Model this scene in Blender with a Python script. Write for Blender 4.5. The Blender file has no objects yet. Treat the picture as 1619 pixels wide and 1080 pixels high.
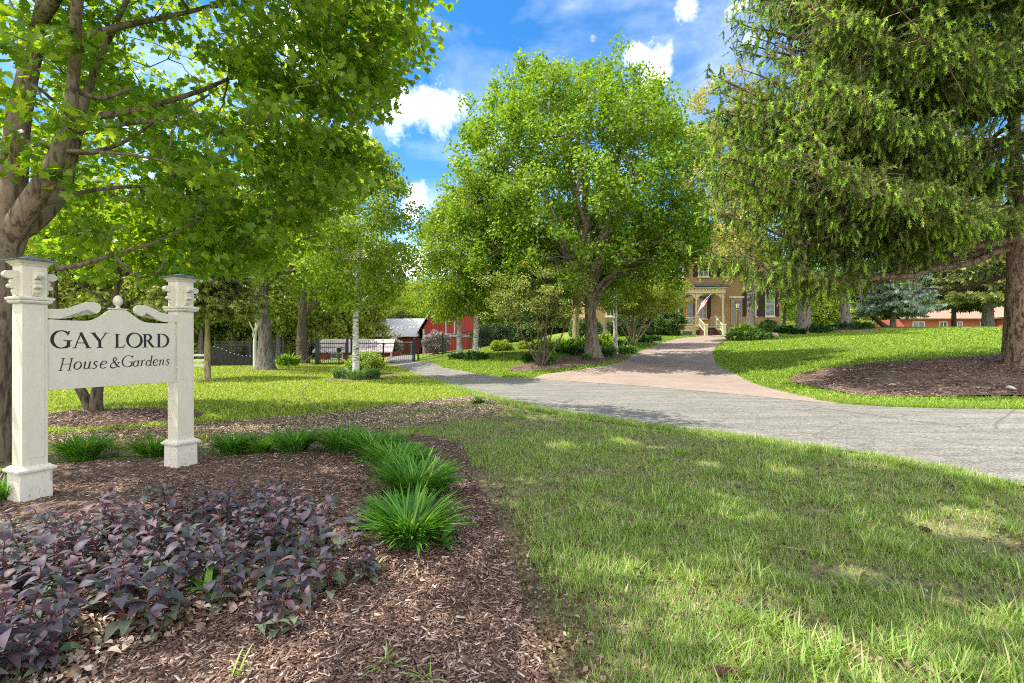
import bpy, math, random
import numpy as np
from mathutils import Vector, Matrix
from mathutils.geometry import delaunay_2d_cdt
SC = bpy.context.scene
COL = SC.collection
F = 810.0; CX = 809.5; CY = 540.0; EYE = 1.5
rad = math.radians
def RNG(s): return np.random.default_rng(s)

# ------------------------------------------------------------------ terrain
def ctl(px, py, Y): return ((px-CX)/F*Y, Y, EYE-(py-CY)/F*Y)
CT = [(-10,-5,0),(0,-6,0),(10,-5,0),(-8,0,0),(0,0,0),(8,0,0),(-9,6,0),(0,6,0),(-4,5,0),(5,5.3,0),(11,8,0),(-12,12,0),(-5,12,0),(1,12,0),
 (11.25,11.25,0),(7,12.5,0),(-30,6,0),(-30,20,0),(-16,20,0),(-6,20,0),(-30,34,0),(-18,30,0),(-8,36,0),(-7,28,0),(-50,50,0),(-20,55,0),(-5,60,0),(-60,10,0),
 (25,-5,.1),(22,8,.3),(40,5,.8),(60,5,1.2),(60,40,2.6),(40,25,1.7),(40,45,2.6),(28,24,1.3),(60,90,3.5),(0,95,1.2),(-60,95,0),(-20,90,0.2),(30,85,3.5),
 (4,16,0),(1.3,20.5,0),(-1.5,22.5,0),
 ctl(725,567,28),ctl(855,578,23.5),ctl(938,566,26),ctl(790,547,40),ctl(860,540,44),ctl(1000,570,29),ctl(1060,541,42),ctl(1130,545,38),ctl(1180,530,48),
 ctl(1120,529,54),ctl(980,527,56),ctl(900,525,62),ctl(1230,524,56),ctl(1128,577,27),ctl(1250,603,18.5),ctl(1300,561,24),ctl(1350,540,33),ctl(1450,527,42),
 ctl(1350,519,52),ctl(1600,517,52),ctl(1750,522,45),ctl(1612,580,17.5),ctl(1450,585,17),ctl(1619,629,13.6),ctl(1320,632,13.4),ctl(1800,640,12.5),(20,66,2.7)]
CT = np.array(CT)
def _phi(d2): return np.sqrt(d2+9.0)
_A = _phi(((CT[:,None,:2]-CT[None,:,:2])**2).sum(-1))
_n = len(CT)
_M = np.zeros((_n+1,_n+1)); _M[:_n,:_n] = _A+np.eye(_n)*(-0.02); _M[_n,:_n]=1; _M[:_n,_n]=1
_W = np.linalg.solve(_M, np.append(CT[:,2],0))
def terrain(x, y):
    x = np.clip(np.asarray(x,float),-60,60); y = np.clip(np.asarray(y,float),-6,95)
    sh = np.broadcast(x,y).shape
    x = np.broadcast_to(x,sh).ravel(); y = np.broadcast_to(y,sh).ravel()
    out = np.empty(len(x))
    for i in range(0,len(x),20000):
        d2 = (x[i:i+20000,None]-CT[None,:,0])**2+(y[i:i+20000,None]-CT[None,:,1])**2
        out[i:i+20000] = _phi(d2)@_W[:_n]+_W[_n]
    near = 1/(1+np.exp(-(y-12.5)*1.2)); right = 1/(1+np.exp(-(x-13)*.6))
    k = np.maximum(near, right)
    out = out*k
    out = np.where((x<0)&(out<0), out*.2, out)
    return out.reshape(sh)
def tz(x,y): return float(terrain(np.array([x]),np.array([y]))[0])
def gp(px, py):
    """ground point seen along a sight line"""
    dx=(px-CX)/F; dz=-(py-CY)/F; lo=1.0
    t=1.0
    while t<140:
        if EYE+dz*t < tz(dx*t,t): break
        lo=t; t*=1.03
    hi=t
    for _ in range(18):
        m=(lo+hi)/2
        if EYE+dz*m < tz(dx*m,m): hi=m
        else: lo=m
    return (dx*hi, hi)
def atp(px, Y):
    X=(px-CX)/F*Y
    return (X, Y, tz(X,Y))

# ------------------------------------------------------------------ objects
def tag(o, label, cat, group=None, kind=None):
    o["label"]=label; o["category"]=cat
    if group: o["group"]=group
    if kind: o["kind"]=kind
    return o
def thing(name, label, cat, loc=(0,0,0), rz=0, group=None):
    o = bpy.data.objects.new(name, None); COL.objects.link(o)
    o.location = loc; o.rotation_euler = (0,0,rz); o.empty_display_size=.2
    return tag(o,label,cat,group)
def link(name, me, parent=None, loc=None):
    o = bpy.data.objects.new(name, me); COL.objects.link(o)
    if parent is not None: o.parent = parent
    if loc is not None: o.location = loc
    return o
def copy_tree(o, parent=None):
    c = o.copy(); COL.objects.link(c); c.parent = parent
    for ch in list(o.children): copy_tree(ch, c)
    return c
def np_mesh(name, V, Fc, mats, smooth=False, rnd=None, mi=None):
    """V (n,3); Fc list of (m,k) index arrays (mixed k allowed)"""
    me = bpy.data.meshes.new(name)
    if not isinstance(Fc,(list,tuple)): Fc=[Fc]
    loops = np.concatenate([f.ravel() for f in Fc]).astype(np.int32)
    tot = np.concatenate([np.full(len(f), f.shape[1],np.int32) for f in Fc])
    st = np.concatenate([[0],np.cumsum(tot)[:-1]]).astype(np.int32)
    me.vertices.add(len(V)); me.vertices.foreach_set("co", np.asarray(V,np.float32).ravel())
    me.loops.add(len(loops)); me.loops.foreach_set("vertex_index", loops)
    me.polygons.add(len(tot)); me.polygons.foreach_set("loop_start", st)
    try: me.polygons.foreach_set("loop_total", tot)
    except Exception: pass
    if not isinstance(mats,(list,tuple)): mats=[mats]
    for m in mats: me.materials.append(m)
    if mi is not None: me.polygons.foreach_set("material_index", np.asarray(mi,np.int32))
    if smooth: me.polygons.foreach_set("use_smooth", np.ones(len(tot),bool))
    if rnd is not None:
        a = me.attributes.new("rnd",'FLOAT','FACE'); a.data.foreach_set("value", np.asarray(rnd,np.float32))
    me.update(calc_edges=True)
    return me
class MB:
    """collects plain geometry, builds one mesh"""
    def __init__(s): s.v=[]; s.f=[]; s.m=[]
    def add(s, vs, fs, mi=0):
        b=len(s.v); s.v += [tuple(map(float,v)) for v in vs]
        s.f += [tuple(i+b for i in f) for f in fs]; s.m += [mi]*len(fs); return s
    def box(s, x0,x1,y0,y1,z0,z1, mi=0):
        v=[(x0,y0,z0),(x1,y0,z0),(x1,y1,z0),(x0,y1,z0),(x0,y0,z1),(x1,y0,z1),(x1,y1,z1),(x0,y1,z1)]
        return s.add(v,[(0,3,2,1),(4,5,6,7),(0,1,5,4),(1,2,6,5),(2,3,7,6),(3,0,4,7)],mi)
    def taper(s, cx,cy,z0,z1,a0,a1, mi=0, b0=None,b1=None):
        b0=a0 if b0 is None else b0; b1=a1 if b1 is None else b1
        v=[(cx+i*a/2,cy+j*b/2,z) for z,a,b in ((z0,a0,b0),(z1,a1,b1)) for i,j in ((-1,-1),(1,-1),(1,1),(-1,1))]
        return s.add(v,[(0,3,2,1),(4,5,6,7),(0,1,5,4),(1,2,6,5),(2,3,7,6),(3,0,4,7)],mi)
    def bar(s, p, q, w, h=None, mi=0):
        """box-section bar between two points"""
        h=w if h is None else h
        p=Vector(p); q=Vector(q); d=(q-p); L=d.length
        if L<1e-6: return s
        d.normalize(); up=Vector((0,0,1)) if abs(d.z)<.95 else Vector((0,1,0))
        a=d.cross(up).normalized(); b=a.cross(d).normalized()
        v=[]
        for c in (p,q):
            for i,j in ((-1,-1),(1,-1),(1,1),(-1,1)): v.append(c+a*(i*w/2)+b*(j*h/2))
        return s.add(v,[(0,1,2,3),(7,6,5,4),(0,4,5,1),(1,5,6,2),(2,6,7,3),(3,7,4,0)],mi)
    def cyl(s, x,y,z0,z1,r0,r1=None,n=14, mi=0):
        r1=r0 if r1 is None else r1
        v=[(x+r*math.cos(2*math.pi*i/n),y+r*math.sin(2*math.pi*i/n),z) for z,r in ((z0,r0),(z1,r1)) for i in range(n)]
        f=[(i,(i+1)%n,n+(i+1)%n,n+i) for i in range(n)]+[tuple(range(n-1,-1,-1)),tuple(range(n,2*n))]
        return s.add(v,f,mi)
    def lathe(s, prof, x=0,y=0,n=16, mi=0):
        v=[];f=[]
        for r,z in prof:
            for i in range(n): v.append((x+r*math.cos(2*math.pi*i/n),y+r*math.sin(2*math.pi*i/n),z))
        for k in range(len(prof)-1):
            for i in range(n): f.append((k*n+i,k*n+(i+1)%n,(k+1)*n+(i+1)%n,(k+1)*n+i))
        return s.add(v,f,mi)
    def prism(s, pts, fn, t0, t1, mi=0):
        """2D polygon extruded; fn(u,w,t)->xyz"""
        n=len(pts)
        v=[fn(p[0],p[1],t0) for p in pts]+[fn(p[0],p[1],t1) for p in pts]
        f=[tuple(range(n)),tuple(range(2*n-1,n-1,-1))]+[(i,n+i,n+(i+1)%n,(i+1)%n) for i in range(n)]
        return s.add(v,f,mi)
    def build(s, name, mats, parent=None, loc=None, bevel=0, smooth=False):
        me=bpy.data.meshes.new(name); me.from_pydata(s.v,[],s.f)
        if not isinstance(mats,(list,tuple)): mats=[mats]
        for m in mats: me.materials.append(m)
        if len(mats)>1: me.polygons.foreach_set("material_index", np.array(s.m,np.int32))
        if smooth: me.polygons.foreach_set("use_smooth", np.ones(len(me.polygons),bool))
        me.update()
        import bmesh
        bm=bmesh.new(); bm.from_mesh(me); bmesh.ops.recalc_face_normals(bm,faces=bm.faces)
        bm.to_mesh(me); bm.free()
        o=link(name,me,parent,loc)
        if bevel:
            m=o.modifiers.new("bev",'BEVEL'); m.width=bevel; m.segments=2; m.limit_method='ANGLE'; m.angle_limit=rad(40)
        return o

# ------------------------------------------------------------------ materials
class NT:
    def __init__(s, name):
        s.m=bpy.data.materials.new(name); s.m.use_nodes=True; s.t=s.m.node_tree; s.t.nodes.clear()
        s.out=s.n('ShaderNodeOutputMaterial')
    def n(s, typ, **kw):
        nd=s.t.nodes.new(typ)
        for k,v in kw.items():
            if k.startswith('i_'):
                key=k[2:]; key=int(key) if key.isdigit() else key.replace('_',' ')
                nd.inputs[key].default_value=v
            else: setattr(nd,k,v)
        return nd
    def l(s,a,b): s.t.links.new(a,b)
    def ramp(s, fac, stops, interp='LINEAR'):
        r=s.n('ShaderNodeValToRGB'); cr=r.color_ramp; cr.interpolation=interp
        while len(cr.elements)<len(stops): cr.elements.new(.5)
        for e,(p,c) in zip(cr.elements,stops): e.position=p; e.color=(*c,1) if len(c)==3 else c
        s.l(fac,r.inputs[0]); return r.outputs[0]
    def noise(s, scale, detail=4, rough=.55, vec=None, dist=0.0):
        nd=s.n('ShaderNodeTexNoise'); nd.inputs['Scale'].default_value=scale; nd.inputs['Detail'].default_value=detail
        nd.inputs['Roughness'].default_value=rough; nd.inputs['Distortion'].default_value=dist
        if vec is not None: s.l(vec,nd.inputs['Vector'])
        return nd.outputs['Fac']
    def coord(s, kind='Object', scale=(1,1,1), rot=(0,0,0)):
        tc=s.n('ShaderNodeTexCoord'); mp=s.n('ShaderNodeMapping'); mp.inputs['Scale'].default_value=scale; mp.inputs['Rotation'].default_value=rot
        s.l(tc.outputs[kind],mp.inputs['Vector']); return mp.outputs[0]
    def mix(s, fac, a, b, mode='MIX'):
        nd=s.n('ShaderNodeMix',data_type='RGBA',blend_type=mode)
        for sock,val in ((nd.inputs[0],fac),(nd.inputs[6],a),(nd.inputs[7],b)):
            if hasattr(val,'links') or hasattr(val,'is_linked'): s.l(val,sock)
            elif isinstance(val,(int,float)): sock.default_value=val
            else: sock.default_value=(*val,1) if len(val)==3 else val
        return nd.outputs[2]
    def bump(s, h, strength=.3, dist=.01):
        b=s.n('ShaderNodeBump'); b.inputs['Strength'].default_value=strength; b.inputs['Distance'].default_value=dist
        s.l(h,b.inputs['Height']); return b.outputs[0]
    def bsdf(s, col, rough=.7, spec=.3, normal=None, metal=0):
        p=s.n('ShaderNodeBsdfPrincipled')
        if hasattr(col,'is_linked'): s.l(col,p.inputs['Base Color'])
        else: p.inputs['Base Color'].default_value=(*col,1)
        if hasattr(rough,'is_linked'): s.l(rough,p.inputs['Roughness'])
        else: p.inputs['Roughness'].default_value=rough
        p.inputs['Specular IOR Level'].default_value=spec; p.inputs['Metallic'].default_value=metal
        if normal is not None: s.l(normal,p.inputs['Normal'])
        return p.outputs[0]
    def done(s, sh): s.l(sh,s.out.inputs[0]); return s.m
MATS={}
def leaf_mat(name, stops, trans=.45, tcol=(1.25,1.2,.45), rough=.45, spec=.35):
    """per-leaf colour from the face attribute; thin leaf: diffuse + translucent"""
    t=NT(name); a=t.n('ShaderNodeAttribute',attribute_name='rnd')
    c=t.ramp(a.outputs['Fac'],stops)
    tc=t.mix(1.0,c,tcol,'MULTIPLY')
    p=t.bsdf(c,rough,spec)
    tr=t.n('ShaderNodeBsdfTranslucent'); t.l(tc,tr.inputs[0])
    m=t.n('ShaderNodeMixShader'); m.inputs[0].default_value=trans; t.l(p,m.inputs[1]); t.l(tr.outputs[0],m.inputs[2])
    return t.done(m.outputs[0])
def bark_mat(name, c1, c2, sc=6, stretch=.25, bump=.8, dist=.03):
    t=NT(name); v=t.coord('Object',(1,1,stretch))
    n1=t.noise(sc,6,.65,v,.4); n2=t.noise(sc*5,4,.6,v)
    n3=t.noise(sc*1.7,5,.6,t.coord('Object',(1,1,stretch*.6)),1.6)
    cr=t.ramp(n3,[(.40,(0,0,0)),(.52,(1,1,1))])
    h=t.mix(.5,cr,n1); 
    c=t.ramp(h,[(.25,c1),(.7,c2)])
    c=t.mix(t.ramp(n2,[(.45,(0,0,0)),(.75,(.5,.5,.5))]),c,tuple(min(1,x*1.5) for x in c2))
    hh=t.mix(.35,h,n2)
    return t.done(t.bsdf(c,.9,.15,t.bump(hh,bump,dist)))
def plain(name, col, rough=.6, spec=.3, var=.15, sc=8, bump=0, metal=0, bsc=40):
    t=NT(name); v=t.coord('Object'); n=t.noise(sc,5,.6,v)
    c=t.ramp(n,[(.3,tuple(x*(1-var) for x in col)),(.7,tuple(min(1,x*(1+var)) for x in col))])
    nm=t.bump(t.noise(bsc,4,.6,v),bump,.01) if bump else None
    return t.done(t.bsdf(c,rough,spec,nm,metal))

# ------------------------------------------------------------------ numpy scattering
def nrm(a): return a/np.maximum(np.linalg.norm(a,axis=-1,keepdims=True),1e-9)
def frames(D, N):
    """columns: x, y(dir), z(normal)"""
    D=nrm(D); X=nrm(np.cross(D,N)); Z=np.cross(X,D)
    return np.stack([X,D,Z],axis=-1)
def scatter(name, tv, tf, pos, R, sc, mat, parent=None, loc=(0,0,0), rnd=None, rr=None, smooth=False):
    """tv (k,3) template verts, tf list of (m,q) faces"""
    tv=np.asarray(tv,float); N=len(pos); k=len(tv)
    if not isinstance(tf,list): tf=[tf]
    tf=[np.asarray(f) for f in tf]
    sc=np.asarray(sc,float)
    L=tv[None]*(sc[:,None,None] if sc.ndim==1 else sc[:,None,:])
    V=np.einsum('nij,nkj->nki',R,L)+pos[:,None,:]-np.asarray(loc)[None,None]
    Fs=[(f[None]+np.arange(N)[:,None,None]*k).reshape(-1,f.shape[1]) for f in tf]
    if rnd is None: rnd=(rr or RNG(1)).random(N)
    r=np.concatenate([np.repeat(rnd,len(f)) for f in tf])
    me=np_mesh(name,V.reshape(-1,3),Fs,mat,smooth,rnd=r)
    return link(name,me,parent,loc if parent is None else None)
# leaf templates: base at origin, pointing +y, normal +z
def T_rhomb(w=.32,fold=.1):
    v=[(0,0,0),(w,.45,fold),(0,1,0),(-w,.45,fold)]
    return np.array(v),[np.array([[0,1,2],[0,2,3]])]
def T_oval(w=.28,fold=.08,droop=.12):
    v=[(0,0,0),(w*.8,.25,fold),(w,.55,fold),(0,1,-droop),(-w,.55,fold),(-w*.8,.25,fold),(0,.5,0)]
    return np.array(v),[np.array([[6,0,1],[6,1,2],[6,2,3],[6,3,4],[6,4,5],[6,5,0]])]
def T_smooth(w=.27,fold=.10,droop=.30):
    ts=[.12,.28,.46,.64,.82]; ws=[.55,.92,1.0,.78,.42]; v=[(0,0,0)]
    for t_,q in zip(ts,ws): z=.10*math.sin(t_*3.1)-droop*t_*t_; v+=[(-w*q,t_,z+fold*q),(0,t_,z),(w*q,t_,z+fold*q)]
    v.append((0,1,.01-droop)); f=[(0,2,1),(0,3,2)]
    for i in range(4): b=1+3*i; f+=[(b,b+1,b+4),(b,b+4,b+3),(b+1,b+2,b+5),(b+1,b+5,b+4)]
    b=13; f+=[(b,b+1,16),(b+1,b+2,16)]
    return np.array(v),[np.array(f)]
def T_maple():
    o=[(0,0),(.16,.04),(.46,-.02),(.36,.16),(.62,.38),(.42,.40),(.44,.54),(.2,.50),(.24,.78),(.12,.72),(0,1.0)]
    o=o+[(-x,y) for x,y in o[-2:0:-1]]
    v=[(x,y,.10*abs(x)-.12*max(0,y-.5)) for x,y in o]+[(0,.32,0)]
    n=len(o); return np.array(v),[np.array([[n,i,(i+1)%n] for i in range(n)])]
def T_blade(w=.03,bend=.25,segs=2):
    v=[(-w,0,0),(w,0,0),(-w*.8,.5,bend*.25),(w*.8,.5,bend*.25),(0,1,bend)]
    return np.array(v),[np.array([[0,1,3],[0,3,2],[2,3,4]])]
def pip(P, poly):
    poly=np.asarray(poly,float); x=P[:,0]; y=P[:,1]; ins=np.zeros(len(P),bool); n=len(poly)
    for i in range(n):
        x1,y1=poly[i]; x2,y2=poly[(i+1)%n]
        if y1==y2: continue
        c=((y1>y)!=(y2>y))&(x<(x2-x1)*(y-y1)/(y2-y1)+x1); ins^=c
    return ins
def vnoise(P, s, seed=0):
    """cheap smooth value noise 0..1 over (n,2 or 3)"""
    r=RNG(seed); out=np.zeros(len(P))
    for k in range(5):
        w=r.normal(size=P.shape[1]); w=w/np.linalg.norm(w)*s*(1+.7*k); out+=np.sin(P@w+r.random()*6.28+1.5*np.sin(P@(w[::-1]*.6)+k))/(1+.4*k)
    return np.clip(.5+out/4.2,0,1)

# ------------------------------------------------------------------ trees
class Tubes:
    def __init__(s): s.V=[]; s.Fq=[]; s.n=0
    def add(s, P, Rr, k=6, flare=None):
        P=np.asarray(P,float); Rr=np.asarray(Rr,float); n=len(P)
        T=nrm(np.gradient(P,axis=0)); ref=np.array([0,0,1.]) if abs(T[0][2])<.9 else np.array([1.,0,0])
        A=np.empty_like(P); a=np.cross(T[0],ref); a/=np.linalg.norm(a)
        for i in range(n):
            a=a-T[i]*np.dot(a,T[i]); a/=max(np.linalg.norm(a),1e-9); A[i]=a
        B=np.cross(T,A)
        th=np.arange(k)*2*np.pi/k
        ring=P[:,None]+(A[:,None]*np.cos(th)[None,:,None]+B[:,None]*np.sin(th)[None,:,None])*(Rr[:,None,None] if flare is None else (Rr[:,None]*flare)[:,:,None])
        idx=np.arange(n*k).reshape(n,k)+s.n
        q=np.stack([idx[:-1],np.roll(idx[:-1],-1,1),np.roll(idx[1:],-1,1),idx[1:]],-1).reshape(-1,4)
        s.V.append(ring.reshape(-1,3)); s.Fq.append(q); s.n+=n*k
    def build(s, name, mat, parent, loc):
        V=np.concatenate(s.V)-np.asarray(loc)[None]
        me=np_mesh(name,V,[np.concatenate(s.Fq)],mat,True); return link(name,me,parent)
def bez(p0,p1,p2,n=8,wob=0,rg=None):
    t=np.linspace(0,1,n)[:,None]; P=(1-t)**2*p0+2*t*(1-t)*p1+t*t*p2
    if wob and n>3:
        w=rg.normal(size=(n,3))*wob; w[0]=0; w[-1]*=.3; P=P+w
    return P
def spline(pts, n=20):
    """Catmull-Rom through points"""
    p=np.asarray(pts,float); p=np.vstack([2*p[0]-p[1],p,2*p[-1]-p[-2]]); out=[]
    m=len(p)-3; per=max(2,n//m)
    for i in range(m):
        a,b,c,d=p[i:i+4]
        for t in np.linspace(0,1,per,endpoint=(i==m-1)):
            out.append(.5*((2*b)+(-a+c)*t+(2*a-5*b+4*c-d)*t*t+(-a+3*b-3*c+d)*t**3))
    return np.array(out)
def shell(rg, c, r, M, inner=.35, rough=.18, seed=0, zmin=-1):
    """cluster centres in a lumpy ellipsoid"""
    d=nrm(rg.normal(size=(M*3,3))); d=d[d[:,2]>zmin][:M]
    u=(inner+(1-inner)*rg.random(len(d))**.55)[:,None]
    lump=1+rough*(vnoise(d,3.2,seed)*2-1)[:,None]
    return np.asarray(c)+d*u*lump*np.asarray(r)
def fps(P,k,rg):
    idx=[int(rg.integers(len(P)))]; d=np.linalg.norm(P-P[idx[0]],axis=1)
    for _ in range(k-1):
        i=int(d.argmax()); idx.append(i); d=np.minimum(d,np.linalg.norm(P-P[i],axis=1))
    return idx
def skeleton(tb, rg, trunk, rtr, cl, nlimb, lo, hi, habit='ascend', lr=.45, tw=.014, k=7):
    """limbs from the trunk to far clusters, then branches from limbs to all clusters. trunk (n,3)"""
    zs=trunk[:,2]; zt=zs[-1]; z0=zs[0]
    allp=[]; allr=[]
    if habit=='fan':
        up_=np.where(cl[:,2]>np.quantile(cl[:,2],.42))[0]; idx=[int(up_[q]) for q in fps(cl[up_],min(nlimb,len(up_)),rg)]
    else: idx=fps(cl,min(nlimb,len(cl)),rg)
    cz0,cz1=cl[:,2].min(),cl[:,2].max()
    for i in idx:
        e=cl[i]; f=(e[2]-cz0)/max(cz1-cz0,.1); z=z0+(zt-z0)*(lo+(hi-lo)*f)
        j=int(np.abs(zs-z).argmin()); s=trunk[j]; dd=e-s; dxy=np.array([dd[0],dd[1],0])
        if habit=='fan': c=s+dxy*.42+np.array([0,0,dd[2]*.52]); e=s+dd*.97
        elif habit=='ascend': c=s+dxy*.32+np.array([0,0,max(dd[2],.5)*.62])
        else: c=s+dxy*.5+np.array([0,0,abs(dd[2])*.15+.12*np.linalg.norm(dxy)])
        L=np.linalg.norm(dd); P=bez(s,c,e,10,.02*L,rg); r0=min(rtr[j]*.75,rtr[0]*lr*(.5+.5*rg.random()))
        R=r0*(1-np.linspace(0,1,10))**.8+tw
        tb.add(P,R,k); allp.append(P[2:]); allr.append(R[2:])
    tp=[trunk[int(len(trunk)*.55):]]; tr=[rtr[int(len(trunk)*.55):]]
    AP=np.concatenate(allp+tp); AR=np.concatenate(allr+tr)
    for i in range(len(cl)):
        if i in idx: continue
        e=cl[i]; d=np.linalg.norm(AP-e,axis=1)+np.maximum(0,AP[:,2]-e[2]-.3)*1.5; j=int(d.argmin()); s=AP[j]
        dd=e-s; c=s+dd*.5+np.array([0,0,.1*np.linalg.norm(dd)])
        tb.add(bez(s,c,e,5,.02*np.linalg.norm(dd),rg), np.linspace(min(AR[j]*.6,.05),tw*.5,5),4)
def leafcloud(rg, cl, cr, per, axis, flat=.6, up=.5, outw=.4, rndn=.6, droop=.3, size=(.08,.12)):
    """leaf positions/orientations around clusters; returns pos, R, size"""
    M=len(cl); n=M*per; c=np.repeat(cl,per,0); cr=np.repeat(np.broadcast_to(cr,(M,)),per)
    o=rg.normal(size=(n,3)); o=nrm(o)*(rg.random((n,1))**.45)
    o=o*np.array([1,1,flat]); pos=c+o*cr[:,None]
    out=pos-axis; out[:,2]*=.5; out=nrm(out)
    N=nrm(np.array([0,0,1])*up+out*outw+rg.normal(size=(n,3))*rndn)
    D=nrm(out*.6+rg.normal(size=(n,3))*.7+np.array([0,0,-droop]))
    return pos, frames(D,N), rg.uniform(size[0],size[1],n)
# ------------------------------------------------------------------ camera, light, sky
cam=bpy.data.cameras.new("camera"); camo=bpy.data.objects.new("camera",cam); COL.objects.link(camo)
cam.sensor_width=36; cam.lens=36*F/1619; cam.clip_end=2000; cam.clip_start=.05
camo.location=(0,0,EYE); camo.rotation_euler=(rad(90),0,0); SC.camera=camo
cam.shift_x=0
TOSUN=Vector((-.92,-.02,1.42)).normalized()
sl=bpy.data.lights.new("sun",'SUN'); sl.energy=3.8; sl.angle=rad(.5); sl.color=(1,.94,.83)
so=bpy.data.objects.new("sun",sl); COL.objects.link(so); so.rotation_euler=TOSUN.to_track_quat('Z','Y').to_euler(); so.location=(-20,10,40)
W=bpy.data.worlds.new("World"); SC.world=W; W.use_nodes=True; wt=W.node_tree; wt.nodes.clear()
def wn(t,**k):
    nd=wt.nodes.new(t)
    for a,b in k.items(): setattr(nd,a,b)
    return nd
sky=wn('ShaderNodeTexSky',sky_type='NISHITA',sun_disc=False); sky.sun_elevation=math.asin(TOSUN.z); sky.sun_rotation=math.atan2(TOSUN.x,TOSUN.y)
sky.air_density=1.0; sky.dust_density=.3; sky.ozone_density=3.0
tc=wn('ShaderNodeTexCoord'); nz=wn('ShaderNodeTexNoise'); nz.inputs['Scale'].default_value=11; nz.inputs['Detail'].default_value=9; nz.inputs['Roughness'].default_value=.62
wt.links.new(tc.outputs['Generated'],nz.inputs['Vector'])
def vm(op,a,b=None):
    nd=wn('ShaderNodeVectorMath',operation=op)
    for i,x in enumerate((a,b)):
        if x is None: continue
        if hasattr(x,'is_linked'): wt.links.new(x,nd.inputs[i])
        else: nd.inputs[i].default_value=x
    return nd
def mt(op,a,b=0.0,c=0.0,clamp=False):
    nd=wn('ShaderNodeMath',operation=op,use_clamp=clamp)
    for i,x in enumerate((a,b,c)):
        if hasattr(x,'is_linked'): wt.links.new(x,nd.inputs[i])
        else: nd.inputs[i].default_value=x
    return nd.outputs[0]
prev=None
for px,py,w,h in ((668,178,66,34),(700,165,55,30),(625,160,50,32),(652,318,34,30),(1035,112,34,34),(1003,90,26,16),(1086,12,20,22),(1165,14,26,16),(936,58,12,14),(575,208,14,10),(655,300,14,14),(1188,60,20,18),
                  (480,215,60,45),(330,300,90,50),(160,150,80,60),(430,60,60,40),(560,400,80,40),(640,420,60,30),(1500,240,60,22),(1440,250,50,20)):
    d=Vector(((px-CX)/F,1,-(py-CY)/F)); L=d.length; d.normalize()
    s=vm('SUBTRACT',tc.outputs['Generated'],tuple(d)); q=vm('MULTIPLY',s.outputs[0],(F*L/w,F*L/w,F*L/h))
    ln=vm('LENGTH',q.outputs[0]).outputs['Value']; v=mt('SUBTRACT',1.0,ln)
    prev=v if prev is None else mt('MAXIMUM',prev,v)
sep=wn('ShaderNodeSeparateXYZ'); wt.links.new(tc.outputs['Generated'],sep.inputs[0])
fill_bank=mt('ADD',mt('MULTIPLY',sep.outputs[1],-5.0),-.2); prev=mt('MAXIMUM',prev,mt('MINIMUM',fill_bank,1.6))  # unseen cloud bank behind the camera, added as fill light
nn=mt('MULTIPLY',mt('SUBTRACT',nz.outputs['Fac'],.5),4.6)
mask=mt('ADD',mt('MAXIMUM',prev,-2.0),nn); mask=mt('MULTIPLY',mt('SUBTRACT',mask,-.1),.75,clamp=True)
n2=wn('ShaderNodeTexNoise'); n2.inputs['Scale'].default_value=2.6; n2.inputs['Detail'].default_value=7; n2.inputs['Roughness'].default_value=.55; n2.inputs['Distortion'].default_value=.5
mp2=wn('ShaderNodeMapping'); mp2.inputs['Scale'].default_value=(1.0,1.0,2.2); wt.links.new(tc.outputs['Generated'],mp2.inputs[0]); wt.links.new(mp2.outputs[0],n2.inputs['Vector'])
wisp=mt('MULTIPLY',mt('SUBTRACT',n2.outputs['Fac'],.47),2.2,clamp=True); wisp=mt('MULTIPLY',wisp,.6)
mask=mt('MAXIMUM',mask,wisp)
hs=wn('ShaderNodeHueSaturation'); hs.inputs['Saturation'].default_value=1.35; hs.inputs['Value'].default_value=.80
wt.links.new(sky.outputs[0],hs.inputs['Color'])
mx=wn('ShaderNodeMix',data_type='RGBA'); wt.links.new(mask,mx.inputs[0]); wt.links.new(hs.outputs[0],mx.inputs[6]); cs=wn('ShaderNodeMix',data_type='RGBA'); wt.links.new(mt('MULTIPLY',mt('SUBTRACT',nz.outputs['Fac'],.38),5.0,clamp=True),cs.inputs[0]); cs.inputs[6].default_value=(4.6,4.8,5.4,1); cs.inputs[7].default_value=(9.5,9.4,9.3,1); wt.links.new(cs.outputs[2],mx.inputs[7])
bg=wn('ShaderNodeBackground'); bg.inputs['Strength'].default_value=.15; wo=wn('ShaderNodeOutputWorld')
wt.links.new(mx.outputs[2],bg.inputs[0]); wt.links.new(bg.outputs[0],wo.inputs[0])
SC.view_settings.view_transform='Standard'; SC.view_settings.look='None'; SC.view_settings.exposure=1.12; SC.view_settings.gamma=1
SC.cycles.max_bounces=7; SC.cycles.diffuse_bounces=3; SC.cycles.transmission_bounces=4; SC.cycles.transparent_max_bounces=6; SC.cycles.glossy_bounces=2
SC.cycles.caustics_reflective=False; SC.cycles.caustics_refractive=False; SC.cycles.use_denoising=False
try: SC.cycles.denoiser='OPENIMAGEDENOISE'; SC.cycles.denoising_prefilter='ACCURATE'
except Exception: pass
SC.cycles.use_adaptive_sampling=True; SC.cycles.adaptive_threshold=.008
SC.cycles.sample_clamp_indirect=6; SC.cycles.filter_width=1.05

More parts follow.
